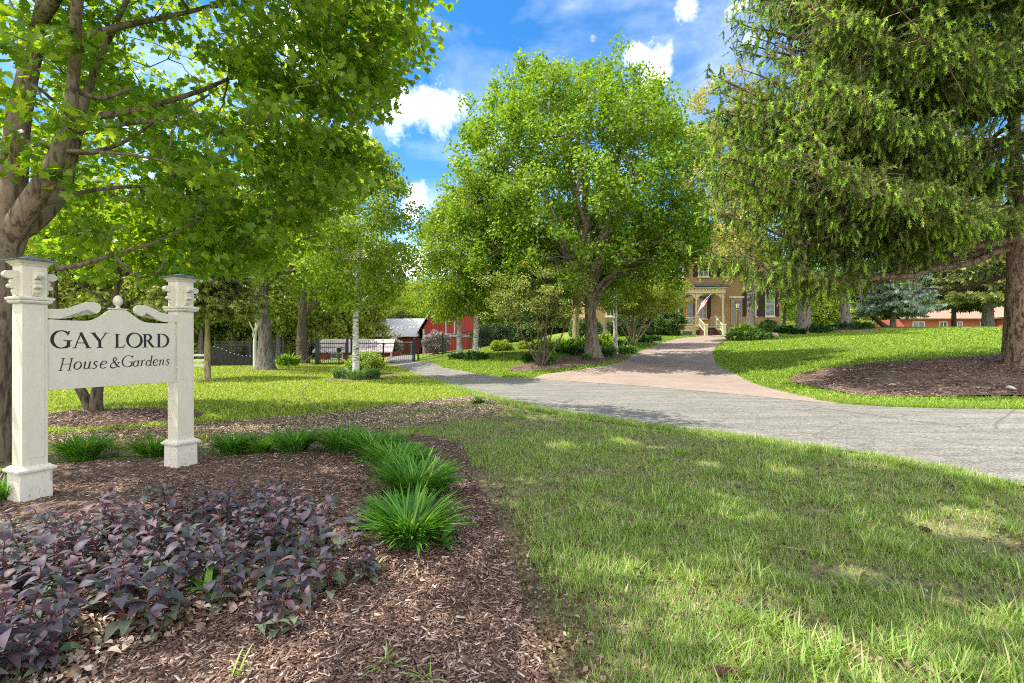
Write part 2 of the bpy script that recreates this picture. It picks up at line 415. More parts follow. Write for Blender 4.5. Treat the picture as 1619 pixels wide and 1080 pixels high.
# ------------------------------------------------------------------ ground sheet
xs=np.unique(np.concatenate([np.linspace(-400,-70,12),np.linspace(-70,-16,28),np.linspace(-16,20,91),np.linspace(20,70,30),np.linspace(70,400,12)]))
ys=np.unique(np.concatenate([np.linspace(-60,-6,8),np.linspace(-6,40,116),np.linspace(40,100,41),np.linspace(100,500,14)]))
GX,GY=np.meshgrid(xs,ys); GZ=terrain(GX,GY)
idx=np.arange(GX.size).reshape(GX.shape)
q=np.stack([idx[:-1,:-1],idx[:-1,1:],idx[1:,1:],idx[1:,:-1]],-1).reshape(-1,4)
t=NT("lawn_turf"); v=t.coord('Object'); n1=t.noise(.5,6,.6,v); n2_=t.noise(30,5,.7,v); n3=t.noise(4,4,.6,v)
c=t.ramp(n1,[(.3,(.17,.24,.04)),(.7,(.25,.32,.06))]); c=t.mix(t.ramp(n2_,[(.35,(0,0,0)),(.65,(.8,.8,.8))]),c,(.10,.18,.02)); c=t.mix(t.ramp(n3,[(.55,(0,0,0)),(.8,(.35,.35,.35))]),c,(.22,.26,.07))
M_TURF=t.done(t.bsdf(c,.9,.1,t.bump(n2_,.9,.03)))
g=link("ground",np_mesh("ground",np.stack([GX,GY,GZ],-1).reshape(-1,3),[q],M_TURF,True)); g["kind"]="structure"; g["label"]="sunlit green lawn rising to the right"

def densify(poly, step, jit, rg):
    out=[]; n=len(poly)
    for i in range(n):
        a=np.array(poly[i]); b=np.array(poly[(i+1)%n]); L=np.linalg.norm(b-a); k=max(1,int(L/step))
        for j in range(k):
            p=a+(b-a)*j/k
            if jit: p=p+rg.normal(size=2)*jit
            out.append(tuple(p))
    return out
def smoothpoly(poly, it=2):
    for _ in range(it):
        out=[]
        for i in range(len(poly)):
            a=np.array(poly[i]); b=np.array(poly[(i+1)%len(poly)]); out+= [tuple(a*.75+b*.25),tuple(a*.25+b*.75)]
        poly=out
    return poly
def sheet(name, poly, off, mat, step=.5, grid=.6, jit=.0, seed=3, label=None, lump=0):
    rg=RNG(seed); pl=densify(poly,step,jit,rg); P=np.array(pl); lo=P.min(0); hi=P.max(0)
    gx,gy=np.meshgrid(np.arange(lo[0],hi[0],grid),np.arange(lo[1],hi[1],grid)); Q=np.stack([gx.ravel(),gy.ravel()],1)+rg.uniform(-.2,.2,(gx.size,2))*grid
    Q=Q[pip(Q,pl)]
    A=[Vector(p) for p in pl]+[Vector(p) for p in Q]; E=[(i,(i+1)%len(pl)) for i in range(len(pl))]
    vs,es,fs,_,_,_=delaunay_2d_cdt(A,E,[],1,1e-4)
    V=np.array([(p.x,p.y) for p in vs]); z=terrain(V[:,0],V[:,1])+off
    if lump: z=z+lump*vnoise(V,2.2,seed)
    Fc=np.array([f for f in fs if len(f)==3])
    a=V[Fc[:,1]]-V[Fc[:,0]]; b=V[Fc[:,2]]-V[Fc[:,0]]; flip=(a[:,0]*b[:,1]-a[:,1]*b[:,0])<0
    Fc[flip]=Fc[flip][:,::-1]
    o=link(name,np_mesh(name,np.column_stack([V,z]),[Fc],mat,True)); o["kind"]="structure"
    if label: o["label"]=label
    return o
def G(*pp): return [gp(*p) for p in pp]

ASPH_NEAR=G((608,577),(640,586),(700,604),(760,623),(850,645),(950,662),(1100,682),(1240,702),(1380,722),(1500,744),(1619,773))
ASPH_FAR=G((1619,649),(1500,648),(1400,645),(1300,637),(1150,622),(1000,609),(900,602),(840,600),(790,597),(740,589),(700,582),(655,573))
ASPH=ASPH_NEAR+[(5.6,2),(5.9,-8),(30,-8),(30,10)]+ASPH_FAR+[(-8.6,44),(-10.8,44)]
t=NT("asphalt"); v=t.coord('Object',(.35,1.0,1),(0,0,rad(20))); vo=t.coord('Object')
fine=t.noise(42,4,.85,t.coord('Object',(.6,1,1))); med=t.noise(2.6,8,.75,vo,.8); st=t.noise(2.4,10,.74,t.coord('Object',(.16,1.0,1),(0,0,rad(14))),.5)
c=t.ramp(fine,[(.40,(.075,.072,.064)),(.58,(.26,.245,.21))])
c=t.mix(t.ramp(st,[(.44,(0,0,0)),(.70,(.55,.55,.55))]),c,t.ramp(fine,[(.38,(.15,.14,.125)),(.54,(.48,.45,.40))]))
c=t.mix(t.ramp(med,[(.5,(0,0,0)),(.72,(.55,.55,.55))]),c,(.10,.10,.10)); ck=t.n('ShaderNodeTexVoronoi',feature='DISTANCE_TO_EDGE'); ck.inputs['Scale'].default_value=.32; dn=t.n('ShaderNodeTexNoise'); dn.inputs['Scale'].default_value=1.6; dn.inputs['Detail'].default_value=8; va=t.n('ShaderNodeVectorMath',operation='ADD'); t.l(vo,va.inputs[0]); t.l(dn.outputs['Color'],va.inputs[1]); t.l(va.outputs[0],ck.inputs['Vector']); c=t.mix(t.ramp(ck.outputs['Distance'],[(0,(.5,.5,.5)),(.005,(0,0,0))]),c,(.03,.03,.028))
M_ASPH=t.done(t.bsdf(c,.85,.2,t.bump(fine,.5,.01)))
sheet("driveway",ASPH,.03,M_ASPH,.5,.8,.012,5,"light grey worn asphalt driveway")
PAV=G((840,600),(860,593),(922,585),(960,579),(981,574),(996,564),(1028,549),(1048,542),(1072,536),(1111,532),(1158,530.5),(1170,531.5),(1150,538),(1135,544),(1127,558),(1131,573),(1144,584),(1167,595),(1189,606),(1222,616),(1270,628),(1330,640))+G((1300,639),(1150,624),(1000,611),(900,604))
t=NT("brick_paver"); v=t.coord('Object',(1,1,1),(0,0,rad(35)))
br=t.n('ShaderNodeTexBrick'); t.l(v,br.inputs['Vector']); br.inputs['Scale'].default_value=4.5; br.inputs['Mortar Size'].default_value=.025
br.inputs['Color1'].default_value=(.34,.265,.22,1); br.inputs['Color2'].default_value=(.28,.20,.165,1); br.inputs['Mortar'].default_value=(.17,.13,.105,1)
c=t.mix(t.ramp(t.noise(.8,6,.6,t.coord('Object')),[(.35,(0,0,0)),(.7,(.5,.5,.5))]),br.outputs['Color'],(.39,.325,.275))
M_PAV=t.done(t.bsdf(c,.85,.2,t.bump(br.outputs['Fac'],-.4,.01)))
sheet("paver_driveway",PAV,.036,M_PAV,.6,.8,.0,6,"reddish brick paver driveway leading to the house")

def soil(name, cols, sc):
    t=NT(name); v=t.coord('Object'); a=t.noise(sc,6,.7,v,.5); b=t.noise(sc*4,4,.7,v); w=t.noise(2.2,4,.6,v)
    vo=t.n('ShaderNodeTexVoronoi'); vo.inputs['Scale'].default_value=sc*3; t.l(t.coord('Object',(1,.45,1),(0,0,.7)),vo.inputs['Vector'])
    c=t.ramp(a,[(.3,cols[0]),(.5,cols[1]),(.72,cols[2])]); c=t.mix(.55,c,t.mix(vo.outputs['Color'],cols[0],cols[2]))
    c=t.mix(t.ramp(w,[(.4,(0,0,0)),(.7,(.5,.5,.5))]),c,cols[0])
    return t.done(t.bsdf(c,.95,.1,t.bump(t.mix(.5,a,b),.9,.03)))
M_MULCH=soil("mulch",[(.06,.04,.03),(.16,.11,.085),(.31,.23,.19)],14)
M_SOIL=soil("thin_soil",[(.10,.085,.045),(.23,.21,.10),(.38,.34,.21)],16)
M_LITTER=soil("leaf_litter_ground",[(.16,.115,.075),(.34,.26,.19),(.55,.46,.36)],14)
EDGE_R=G((862,1080),(848,1010),(818,930),(805,880),(775,810),(748,750),(725,700))
MULCH=smoothpoly([(-12,-2.5),(.1,-2.5),(.16,1.0)]+EDGE_R+G((640,688),(540,712),(420,722),(300,727),(190,730),(60,742),(-120,770))+[(-12,5.0)],1)
THIN=smoothpoly([(.0,-4)]+[(x-.15,y) for x,y in EDGE_R]+G((640,695),(500,715),(330,722),(180,722),(60,735),(-60,745),(-60,690),(60,684),(200,676),(330,668),(430,660),(560,650),(640,638),(700,630),(760,625),(800,634),(870,648),(960,663),(1100,682),(1240,702),(1380,722),(1500,743),(1619,771))+[(5.7,2),(6,-4)],0)
LITTER=smoothpoly(G((60,706),(80,688),(200,680),(330,671),(430,662),(560,651),(640,640),(700,631),(760,630),(800,642),(780,660),(700,668),(620,680),(560,690),(440,700),(330,704),(200,712)),1)
sheet("soil_patch",THIN,.006,M_SOIL,.35,.45,.03,7,"thin bare soil showing between the shaded grass")
sheet("mulch_bed",MULCH,.014,M_MULCH,.25,.3,.025,8,"brown shredded mulch bed around the sign",lump=.03)
sheet("leaf_litter_strip",LITTER,.011,M_LITTER,.3,.4,.04,9,"sunlit tan leaf litter strip behind the daylilies")
TWINBED=smoothpoly(G((40,664),(90,653),(180,648),(260,648),(330,653),(300,666),(200,674),(90,680)),1)
sheet("twin_tree_mulch",TWINBED,.018,M_MULCH,.3,.5,.03,10,"shaded mulch ring round the twin trunk tree")
SPRBED=smoothpoly(G((1236,602),(1290,586),(1370,578),(1450,572),(1530,566),(1619,560),(1760,560))+[(21.5,16.5),(20,13.9)]+G((1619,628),(1540,629),(1450,630),(1360,628),(1290,614)),1)
sheet("spruce_mulch",SPRBED,.03,M_MULCH,.3,.5,.04,11,"brown mulch bed under the large spruce",lump=.05)
ISLBED=smoothpoly(G((796,588),(815,578),(860,572),(890,566),(930,560),(985,558),(992,563),(975,571),(930,579),(860,587)),1)
sheet("island_mulch",ISLBED,.035,M_MULCH,.3,.5,.04,12,"dark mulch under the round crowned tree")
def disc(px,py,Y,r,seed,name="mulch_ring",rr=.12):
    X=(px-CX)/F*Y; a=np.linspace(0,2*np.pi,18,endpoint=False); R=RNG(seed)
    pl=[(X+r*(1+rr*R.normal())*math.cos(t_),Y+r*(1+rr*R.normal())*math.sin(t_)) for t_ in a]
    return sheet(name,pl,.035,M_MULCH,.4,.5,.02,seed)
disc(330,603,19.8,.95,21); disc(420,584,27,1.3,22); disc(583,599,22.5,1.5,23); disc(700+110,556,32,2.5,24); disc(1185,540,41.5,3.3,25)
disc(560,600,20.0,1.3,26); disc(960,560,32,1.6,27); disc(1270,522,45.5,2.6,28); disc(1345,518,49.5,2.6,29)
# ------------------------------------------------------------------ painted materials
def paint_mat(name, col, wear=(.18,.15,.12), amt=.5, sc=(14,14,5)):
    t=NT(name); v=t.coord('Object',sc); a=t.noise(3,6,.7,v,.3); b=t.noise(1.2,4,.6,v); d=t.noise(26,3,.6,t.coord('Object',(1,1,.6)))
    c=t.ramp(b,[(.3,tuple(x*.9 for x in col)),(.7,col)])
    w=t.ramp(a,[(.71-.08*amt,(0,0,0)),(.74-.08*amt,(1,1,1))]); w2=t.ramp(d,[(.71,(0,0,0)),(.76,(.7,.7,.7))])
    c=t.mix(w,c,wear); c=t.mix(w2,c,tuple(x*1.6 for x in wear))
    return t.done(t.bsdf(c,.5,.35,t.bump(a,.15,.01)))
M_WHITE=paint_mat("cream_paint",(.66,.61,.49),amt=.42)
M_WORN=paint_mat("worn_cream_paint",(.72,.68,.57),amt=1.3,sc=(20,20,7))
M_BOARD=paint_mat("board_paint",(.65,.61,.50),(.35,.31,.25),.0,(9,9,3))
M_SLATE=plain("slate_blue_cap",(.09,.135,.15),.6,.3,.3,12,.3)
M_INK=plain("letter_paint",(.018,.018,.02),.5,.3,.1,10)
# sign frame: u along the board, n toward the viewer
UX,UY=.424,.906; NX,NY=.906,-.424
PL=Vector((-4.515,4.80,0)); SPAN=1.40
RZ=math.atan2(UY,UX)
sign=thing("sign","cream wooden sign between two posts reading GAYLORD House & Gardens","sign",PL,RZ)
# local: x=u, y=-n
def post(x, zb):
    p=MB(); p.taper(x,0,.30,1.86,.19,.188); p.box(x-.07,x+.07,-.0985,-.094,.42,1.84)
    po=p.build("post",M_WHITE,sign,bevel=.004)
    b=MB(); b.taper(x,0,zb,.30,.245,.24); b.build("pedestal",M_WORN,po,bevel=.004)
    b=MB(); b.taper(x,0,.295,.312,.285,.295); b.taper(x,0,.312,.325,.295,.29); b.taper(x,0,.325,.352,.275,.21); b.build("base_moulding",M_WORN,po,bevel=.003)
    b=MB(); b.taper(x,0,1.852,1.868,.225,.25); b.taper(x,0,1.868,1.882,.25,.245); b.taper(x,0,1.884,1.905,.262,.275); b.taper(x,0,1.905,1.915,.275,.235); b.build("neck_moulding",M_WORN,po,bevel=.003)
    b=MB(); b.taper(x,0,1.91,2.205,.185,.185); b.build("cap_block",M_WHITE,po,bevel=.003)
    b=MB(); b.taper(x,0,2.20,2.218,.20,.22); b.taper(x,0,2.218,2.245,.222,.275); b.build("crown_moulding",M_WHITE,po,bevel=.003)
    b=MB(); b.taper(x,0,2.245,2.254,.31,.31); b.taper(x,0,2.254,2.298,.31,.03); b.build("roof_cap",M_SLATE,po,bevel=.002)
    # scroll bracket profile (out, z) : bulbs and coves
    pr=[(0,1.925),(.018,1.925)]
    def arc(cx,cz,r,a0,a1,k=7,sx=1.0): return [(cx+sx*r*math.cos(rad(a0+(a1-a0)*i/k)),cz+r*math.sin(rad(a0+(a1-a0)*i/k))) for i in range(k+1)]
    pr+=arc(.010,1.962,.028,-70,40,6)+arc(.050,2.008,.020,-120,110,9,1.15)+arc(.022,2.050,.030,-55,50,6)+arc(.060,2.112,.036,-140,105,12,1.3)+[(.02,2.150),(0,2.152)]
    for k,(dx,dy) in enumerate(((0,-1),(0,1),(1,0),(-1,0))):
        b=MB(); b.prism(pr,lambda u,w,t,dx=dx,dy=dy:(x+dx*(.0925+u)+(-dy)*t, dy*(.0925+u)+dx*t, w),-.026,.026)
        b.build("scroll_bracket",M_WHITE,po,bevel=.002)
    return po
post(0,-.02); post(SPAN,-.02)
# board with cresting
BX0,BX1=.094,SPAN-.125; ZB=1.035
def topz(u):
    f=(u-BX0)/(BX1-BX0); d=abs(f-.515)
    if d<.055: return 1.835
    if d<.235: s=(d-.055)/.18; return 1.835-(.125)*(s*(2-s)*.5+.5*s*s*(3-2*s))
    return 1.71+.004*math.cos(d*9)
top=[(BX1-(BX1-BX0)*i/70) for i in range(71)]
pts=[(BX0,ZB),(BX1,ZB)]+[(u,topz(u)) for u in top]
b=MB(); b.prism(pts,lambda u,w,t:(u,t,w),-.085,-.045); board=b.build("board",M_BOARD,sign,bevel=.003)
YF=-.085
CU=BX0+.515*(BX1-BX0)
b=MB(); b.box(CU-.085,CU+.085,YF-.008,-.037,1.836,1.848); b.build("crest_ledge",M_WHITE,board,bevel=.002)
b=MB(); b.lathe([(.0,1.848),(.034,1.848),(.018,1.862),(.016,1.872),(.034,1.888),(.045,1.914),(.042,1.945),(.028,1.972),(.010,1.986),(0,1.988)],CU,-.063,18); b.build("finial",M_WHITE,board,smooth=True)
def ribbon(P, Wd):
    P=np.asarray(P,float); T=np.gradient(P,axis=0); T/=np.linalg.norm(T,axis=1)[:,None]; Nn=np.stack([-T[:,1],T[:,0]],1); Wd=np.asarray(Wd)[:,None]/2
    return P+Nn*Wd, P-Nn*Wd
def swan(x0, s):
    # s=+1 rises away from the left post
    P=spline([(0,.045),(.10,.045),(.19,.062),(.27,.105),(.34,.135),(.385,.135)],24); Wd=np.interp(np.linspace(0,1,len(P)),[0,.35,.7,1],[.09,.095,.078,.08])
    a,c=ribbon(P,Wd); cx,cz,r=.385,.118,.060
    bulb=[(cx+r*1.0*math.cos(rad(A)),cz+r*math.sin(rad(A))) for A in range(100,-175,-22)]
    out=[tuple(p) for p in a]+bulb+[tuple(p) for p in c[::-1][3:]]
    b=MB(); b.prism([(x0+s*u,1.722+z) for u,z in out],lambda u,w,t:(u,t,w),-.083,-.035)
    return b
swan(.092,1).build("swan_neck_scroll",M_BOARD,sign,bevel=.003); swan(SPAN-.096,-1).build("swan_neck_scroll",M_BOARD,sign,bevel=.003)

# lettering: pen strokes of varying width
class Pen:
    def __init__(s): s.mb=MB(); s.k=0
    def stroke(s, P, Wd, X, Z, H, sh=0):
        P=np.asarray(P,float); Wd=np.full(len(P),Wd) if np.isscalar(Wd) else np.asarray(Wd,float)
        a,c=ribbon(P,Wd); s.k+=1; y=YF-.0012-.00006*(s.k%40); n=len(P)
        f=lambda p:(X+H*(p[0]+sh*p[1]),y,Z+H*p[1])
        s.mb.add([f(p) for p in a]+[f(p) for p in c],[(i,i+1,n+i+1,n+i) for i in range(n-1)])
    def arc(s,cx,cy,rx,ry,a0,a1,T,t,X,Z,H,sh=0,tilt=0,n=26):
        A=np.radians(np.linspace(a0,a1,n)); P=np.stack([cx+rx*np.cos(A),cy+ry*np.sin(A)],1); Wd=t+(T-t)*np.abs(np.cos(A+tilt))**1.3
        s.stroke(P,Wd,X,Z,H,sh)
def serif(p,x,z,w,X,Z,H,sh=0,t=.045): p.stroke([(x-w/2,z),(x+w/2,z)],t,X,Z,H,sh)
def cap(p,ch,X,Z,H,T=.165,t=.055,sh=0):
    S=lambda P,W_:p.stroke(P,W_,X,Z,H,sh)
    sf=lambda x,z,w=.30:serif(p,x,z,w,X,Z,H,sh)
    A=lambda *a,**k:p.arc(*a,T*1.05,t,X,Z,H,sh,**k)
    if ch=='G': A(.50,.5,.43,.49,38,322); S([(.84,.80),(.86,.98)],[.03,.07]); S([(.84,.98),(.80,.70)],.035); S([(.83,.08),(.83,.42)],T); sf(.80,.43,.42); S([(.62,.01),(.78,.05),(.83,.12)],[.05,.08,.10])
    if ch=='A': S([(.12,0),(.46,.98)],t*1.2); S([(.44,1.0),(.86,0)],T); S([(.23,.33),(.66,.33)],t); sf(.12,.02,.26); sf(.86,.02,.34); 
    if ch=='Y': S([(.10,.98),(.47,.45)],T); S([(.84,.98),(.50,.45)],t*1.2); S([(.48,.50),(.48,0)],T); sf(.10,.98,.32); sf(.84,.98,.28); sf(.48,.02,.36)
    if ch=='L': S([(.20,1),(.20,0)],T); sf(.20,.98,.36); S([(.04,.025),(.62,.025)],t); S([(.55,.03),(.66,.10),(.72,.25)],[.08,.06,.03])
    if ch=='O': A(.52,.5,.44,.49,0,360,tilt=.25)
    if ch=='R': S([(.20,1),(.20,0)],T); sf(.18,.98,.34); sf(.20,.02,.36); A(.34,.745,.27,.235,88,-90); S([(.20,.98),(.36,.98)],t); S([(.20,.51),(.36,.51)],t); S([(.40,.52),(.62,.20),(.78,.03)],[T*.8,T,T*.9]); sf(.86,.02,.22)
    if ch=='D': S([(.20,1),(.20,0)],T); sf(.16,.98,.28); sf(.16,.02,.28); A(.38,.5,.48,.48,90,-90); S([(.20,.98),(.40,.98)],t); S([(.20,.02),(.40,.02)],t)
    if ch=='H': S([(.18,1),(.18,0)],T*.8); S([(.74,1),(.74,0)],T*.8); S([(.18,.52),(.74,.52)],t); [sf(x,z,.28) for x in (.18,.74) for z in (.98,.02)]
def low(p,ch,X,Z,H,sh=.2,T=.11,t=.05):
    S=lambda P,W_:p.stroke(P,W_,X,Z,H,sh)
    A=lambda *a,**k:p.arc(*a,T,t,X,Z,H,sh,**k)
    x=.60
    if ch=='o': A(.27,.30,.23,.30,0,360,tilt=.3)
    if ch=='u': S([(.02,.52),(.10,.60),(.12,.5),(.12,.18)],[.03,.06,T,T]); A(.27,.16,.15,.15,180,320); S([(.44,.60),(.44,.06),(.52,.02),(.60,.08)],[T,T,.06,.03])
    if ch=='s': S(spline([(.36,.50),(.26,.60),(.12,.52),(.14,.38),(.30,.26),(.34,.12),(.20,.0),(.05,.08)],28),np.interp(np.linspace(0,1,len(spline([(.36,.50),(.26,.60),(.12,.52),(.14,.38),(.30,.26),(.34,.12),(.20,.0),(.05,.08)],28))),[0,.5,1],[.06,.10,.06]))
    if ch=='e': A(.27,.30,.23,.30,20,320,tilt=.2); S([(.08,.30),(.30,.34),(.46,.42)],t)
    if ch=='a': A(.25,.27,.21,.27,20,345,tilt=.2); S([(.48,.58),(.45,.30),(.46,.06),(.53,.02),(.60,.08)],[T,T,T*.9,.06,.03])
    if ch=='r': S([(.02,.50),(.10,.59),(.14,.5),(.12,0)],[.03,.06,T,T]); S([(.13,.34),(.22,.52),(.34,.60),(.40,.55)],[.035,.05,.07,.10])
    if ch=='d': A(.25,.27,.21,.27,20,345,tilt=.2); S([(.47,1.0),(.46,.40),(.46,.06),(.53,.02),(.60,.08)],[T,T,T*.9,.06,.03]); S([(.37,.98),(.48,1.0)],.04)
    if ch=='n': S([(.02,.50),(.10,.59),(.14,.5),(.12,0)],[.03,.06,T,T]); S([(.13,.38),(.24,.54),(.36,.58),(.43,.48),(.42,.10),(.48,.02),(.56,.08)],[.035,.05,.06,T,T,.06,.03])
    if ch=='&':
        Pq=spline([(.86,.04),(.62,.22),(.40,.52),(.27,.74),(.34,.95),(.52,.93),(.54,.76),(.36,.56),(.12,.36),(.10,.12),(.30,-.01),(.54,.08),(.70,.30),(.76,.50)],70); S(Pq,np.interp(np.linspace(0,1,len(Pq)),[0,.12,.25,.38,.5,.62,.75,.88,1],[.10,.13,.10,.06,.08,.07,.12,.06,.05])); S([(.62,.50),(.88,.50)],.05)
p=Pen()
H=.158; Z=1.435
for ch,u,s in (('G',.115,1.08),('A',.305,.98),('Y',.478,.98),('L',.700,.92),('O',.825,1.0),('R',.998,.93),('D',1.155,.96)):
    cap(p,ch,BX0+(u-.10)*.915+.01,Z,H*s)
H2=.128; Z2=1.225
cap(p,'H',BX0+.078,Z2-.008,H2*.96,.10,.04,.2)
KX=.93
u=.290
for ch in 'ouse': low(p,ch,BX0-.09+u,Z2,H2*.97); u+=.077 if ch!='s' else .070
low(p,'&',BX0-.09+.606,Z2,H2*.86,.08,.11,.045)
cap(p,'G',BX0-.09+.712,Z2+.004,H2*.96,.10,.04,.12)
u=.825
for ch in 'ardens': low(p,ch,BX0-.09+u,Z2+.006,H2*.88,.16); u+={'a':.073,'r':.055,'d':.074,'e':.062,'n':.073}.get(ch,.066)
p.mb.build("lettering",M_INK,board)
# ------------------------------------------------------------------ bark and leaves
B_MAPLE=bark_mat("maple_bark",(.075,.055,.04),(.215,.165,.12),5,.3,.5,.02)
B_BIG=bark_mat("round_tree_bark",(.09,.072,.055),(.27,.22,.175),5,.25,.7,.04)
B_GREY=bark_mat("grey_bark",(.05,.043,.036),(.18,.16,.135),5,.22,.8,.05)
B_RED=bark_mat("spruce_bark",(.06,.036,.026),(.25,.17,.125),4.2,.45,1.0,.07)
B_DARK=bark_mat("dark_bark",(.035,.028,.02),(.13,.10,.075),6,.3,.7,.03)
B_TAN=bark_mat("olive_bark",(.12,.10,.05),(.34,.29,.15),8,.3,.5,.02)
t=NT("birch_bark"); v=t.coord('Object',(1,1,1)); a=t.noise(5,5,.6,t.coord('Object',(1.3,1.3,7)),.3); b=t.noise(3,4,.6,v)
c=t.ramp(a,[(.40,(.05,.045,.04)),(.47,(.62,.59,.53)),(.75,(.80,.77,.71))]); c=t.mix(t.ramp(b,[(.5,(0,0,0)),(.68,(.8,.8,.8))]),c,(.16,.14,.12))
B_BIRCH=t.done(t.bsdf(c,.8,.2,t.bump(a,.3,.01)))
L_MAPLE=leaf_mat("maple_leaf",[(0,(.09,.19,.02)),(.5,(.16,.28,.03)),(.85,(.23,.36,.045)),(1,(.36,.44,.08))],.58,(2.0,1.75,.35),.38,.45)
L_BIG=leaf_mat("round_tree_leaf",[(0,(.09,.19,.018)),(.5,(.18,.33,.028)),(1,(.34,.48,.05))],.42,(1.6,1.4,.35),.45,.3)
L_BIRCH=leaf_mat("birch_leaf",[(0,(.10,.19,.018)),(.5,(.20,.32,.03)),(1,(.36,.46,.06))],.48,(1.6,1.45,.4),.5,.18)
L_YEL=leaf_mat("yellow_green_leaf",[(0,(.16,.26,.03)),(.5,(.28,.36,.05)),(1,(.48,.50,.12))],.5,(1.4,1.3,.4))
L_GOLD=leaf_mat("gold_leaf",[(0,(.22,.26,.05)),(.5,(.38,.37,.10)),(1,(.55,.50,.20))],.4,(1.3,1.2,.5))
L_OLIVE=leaf_mat("olive_leaf",[(0,(.13,.19,.03)),(.5,(.24,.31,.06)),(1,(.40,.43,.13))],.4,(1.4,1.3,.5))
L_DARK=leaf_mat("dark_leaf",[(0,(.03,.065,.016)),(.6,(.065,.12,.028)),(1,(.14,.20,.06))],.25,(1.3,1.3,.4))
L_HEDGE=leaf_mat("hedge_leaf",[(0,(.04,.10,.02)),(.6,(.09,.18,.035)),(1,(.18,.27,.06))],.25,(1.3,1.3,.4))
L_NEEDLE=leaf_mat("spruce_needle",[(0,(.075,.12,.03)),(.40,(.15,.215,.055)),(.60,(.28,.275,.13)),(.73,(.29,.45,.07)),(1,(.48,.66,.13))],.42,(1.3,1.35,.4),.55,.2)
L_DEAD=leaf_mat("dry_twig",[(0,(.12,.08,.05)),(1,(.30,.22,.15))],.0)
L_BLUE=leaf_mat("blue_needle",[(0,(.16,.23,.17)),(.5,(.33,.43,.34)),(1,(.55,.66,.54))],.2,(1.1,1.1,.9))

def project(P): return CX+F*P[:,0]/np.maximum(P[:,1],.1), CY-F*(P[:,2]-EYE)/np.maximum(P[:,1],.1)

def broad_tree(name,label,cat,base,H,trunk_r,cl,cr,per,leafT,size,leafm,bark,nlimb=12,lo=.35,hi=1.,habit='ascend',seed=1,group=None,trunk=None,
               flat=.65,up=.5,outw=.4,rndn=.6,droop=.3,lr=.45,flare=1.5,sides=12,lim=None,tw=.012):
    """trunk and crown of one tree; cl are crown clump centres in world space"""
    rg=RNG(seed); bx,by,bz=base; base=np.array([bx,by,bz])
    th=thing(name,label,cat,(bx,by,bz),0,group)
    if trunk is None:
        trunk=spline([base+(0,0,-.15),base+(.05*H*rg.normal()*.15,.0,H*.18),base+(rg.normal()*.02*H,rg.normal()*.02*H,H*.45),base+(rg.normal()*.03*H,0,H*.85)],22)
    n=len(trunk); f=np.linspace(0,1,n); R=trunk_r*(1-.85*f)**.85+.01; R*=1+(flare-1)*np.exp(-f*H*1.3/max(trunk_r*3,.3))
    tb=Tubes(); ridge=1+.07*np.cos(np.arange(sides)*2*np.pi/sides*3+seed)[None,:]*np.exp(-f*4)[:,None]*2
    tb.add(trunk,R,sides,ridge)
    skeleton(tb,rg,trunk,R,cl,nlimb,lo,hi,habit,lr,tw=tw)
    tb.build("trunk",bark,th,(bx,by,bz))
    ax=np.array([bx,by,cl[:,2].mean()])
    pos,Rm,sz=leafcloud(rg,cl,cr,per,ax,flat,up,outw,rndn,droop,size)
    if lim is not None:
        k=lim(pos); pos,Rm,sz=pos[k],Rm[k],sz[k]
    tv,tf=leafT; scatter("crown",tv,tf,pos,Rm,sz,leafm,th,(bx,by,bz),rr=rg)
    return th

# --- near maple -------------------------------------------------------------
rg=RNG(11)
SHAFT=[(gp(1500,832),.34),(gp(1445,1030),.16),(gp(1530,815),.22),(gp(1475,1000),.10),(gp(985,700),.28),(gp(880,705),.25),(gp(1240,745),.22),(gp(1350,905),.12),(gp(1120,735),.18)]
def maple_edge(P, m=0):
    px,py=project(P)
    xr=np.interp(py,[-200,0,60,100,130,160,188,205,230,262,300,330,365,400,430,445,470,500],[760,738,716,688,650,640,622,565,600,620,598,560,540,500,440,320,200,120])
    return (px<xr-m)|(py<-60)
cl=np.concatenate([shell(rg,(-5.2,8.6,6.4),(5.0,4.6,3.7),560,.25,.2,1), shell(rg,(-2.8,4.6,8.6),(4.7,4.6,2.0),230,.1,.2,2), shell(rg,(-6.5,6.6,11),(4.5,4.5,2.6),80,.2,.2,3), shell(rg,(-3.2,9.6,5.2),(2.6,2.6,2.3),130,.1,.2,5), shell(rg,(-6.2,10.6,3.7),(3.4,2.2,1.2),150,.1,.2,15), shell(rg,(-1.9,9.2,7.1),(1.7,2.2,1.7),90,.1,.2,18)])
px,py=project(cl)
infr=(cl[:,1]>.5)
ok=~(infr&(py>-60)&(px>-150)&~maple_edge(cl,14))
lowz=np.interp(px,[0,330,520,640],[2.75,2.8,3.2,3.6]); ok&=(cl[:,2]>lowz-.1)|((cl[:,2]>2.7)&(cl[:,1]>9))
ok&=~((cl[:,1]<4.5)&(py>-120)&(px>-300)&(px<1900)&infr)
cl=cl[ok]
base=np.array([-6.55,6.35,0.])
th=thing("maple_tree","big maple at the left with grey brown forked trunk behind the sign post","tree",tuple(base))
tb=Tubes()
def P3(px,py,Y): return np.array([(px-CX)/F*Y,Y,EYE-(py-CY)/F*Y])
T0=spline([base+(0,0,-.2),P3(-14,640,6.4),P3(-12,520,6.4),P3(-8,420,6.4),P3(6,370,6.4),P3(12,330,6.45)],18); tb.add(T0,np.interp(np.linspace(0,1,len(T0)),[0,.1,.6,1],[.33,.255,.22,.235]),14)
LA=spline([P3(2,400,6.4),P3(20,300,6.5),P3(28,200,6.6),P3(46,110,6.8),P3(62,40,7.0),P3(90,-120,7.3),P3(110,-330,7.6)],20); tb.add(LA,np.interp(np.linspace(0,1,len(LA)),[0,.5,1],[.165,.115,.05]),12)
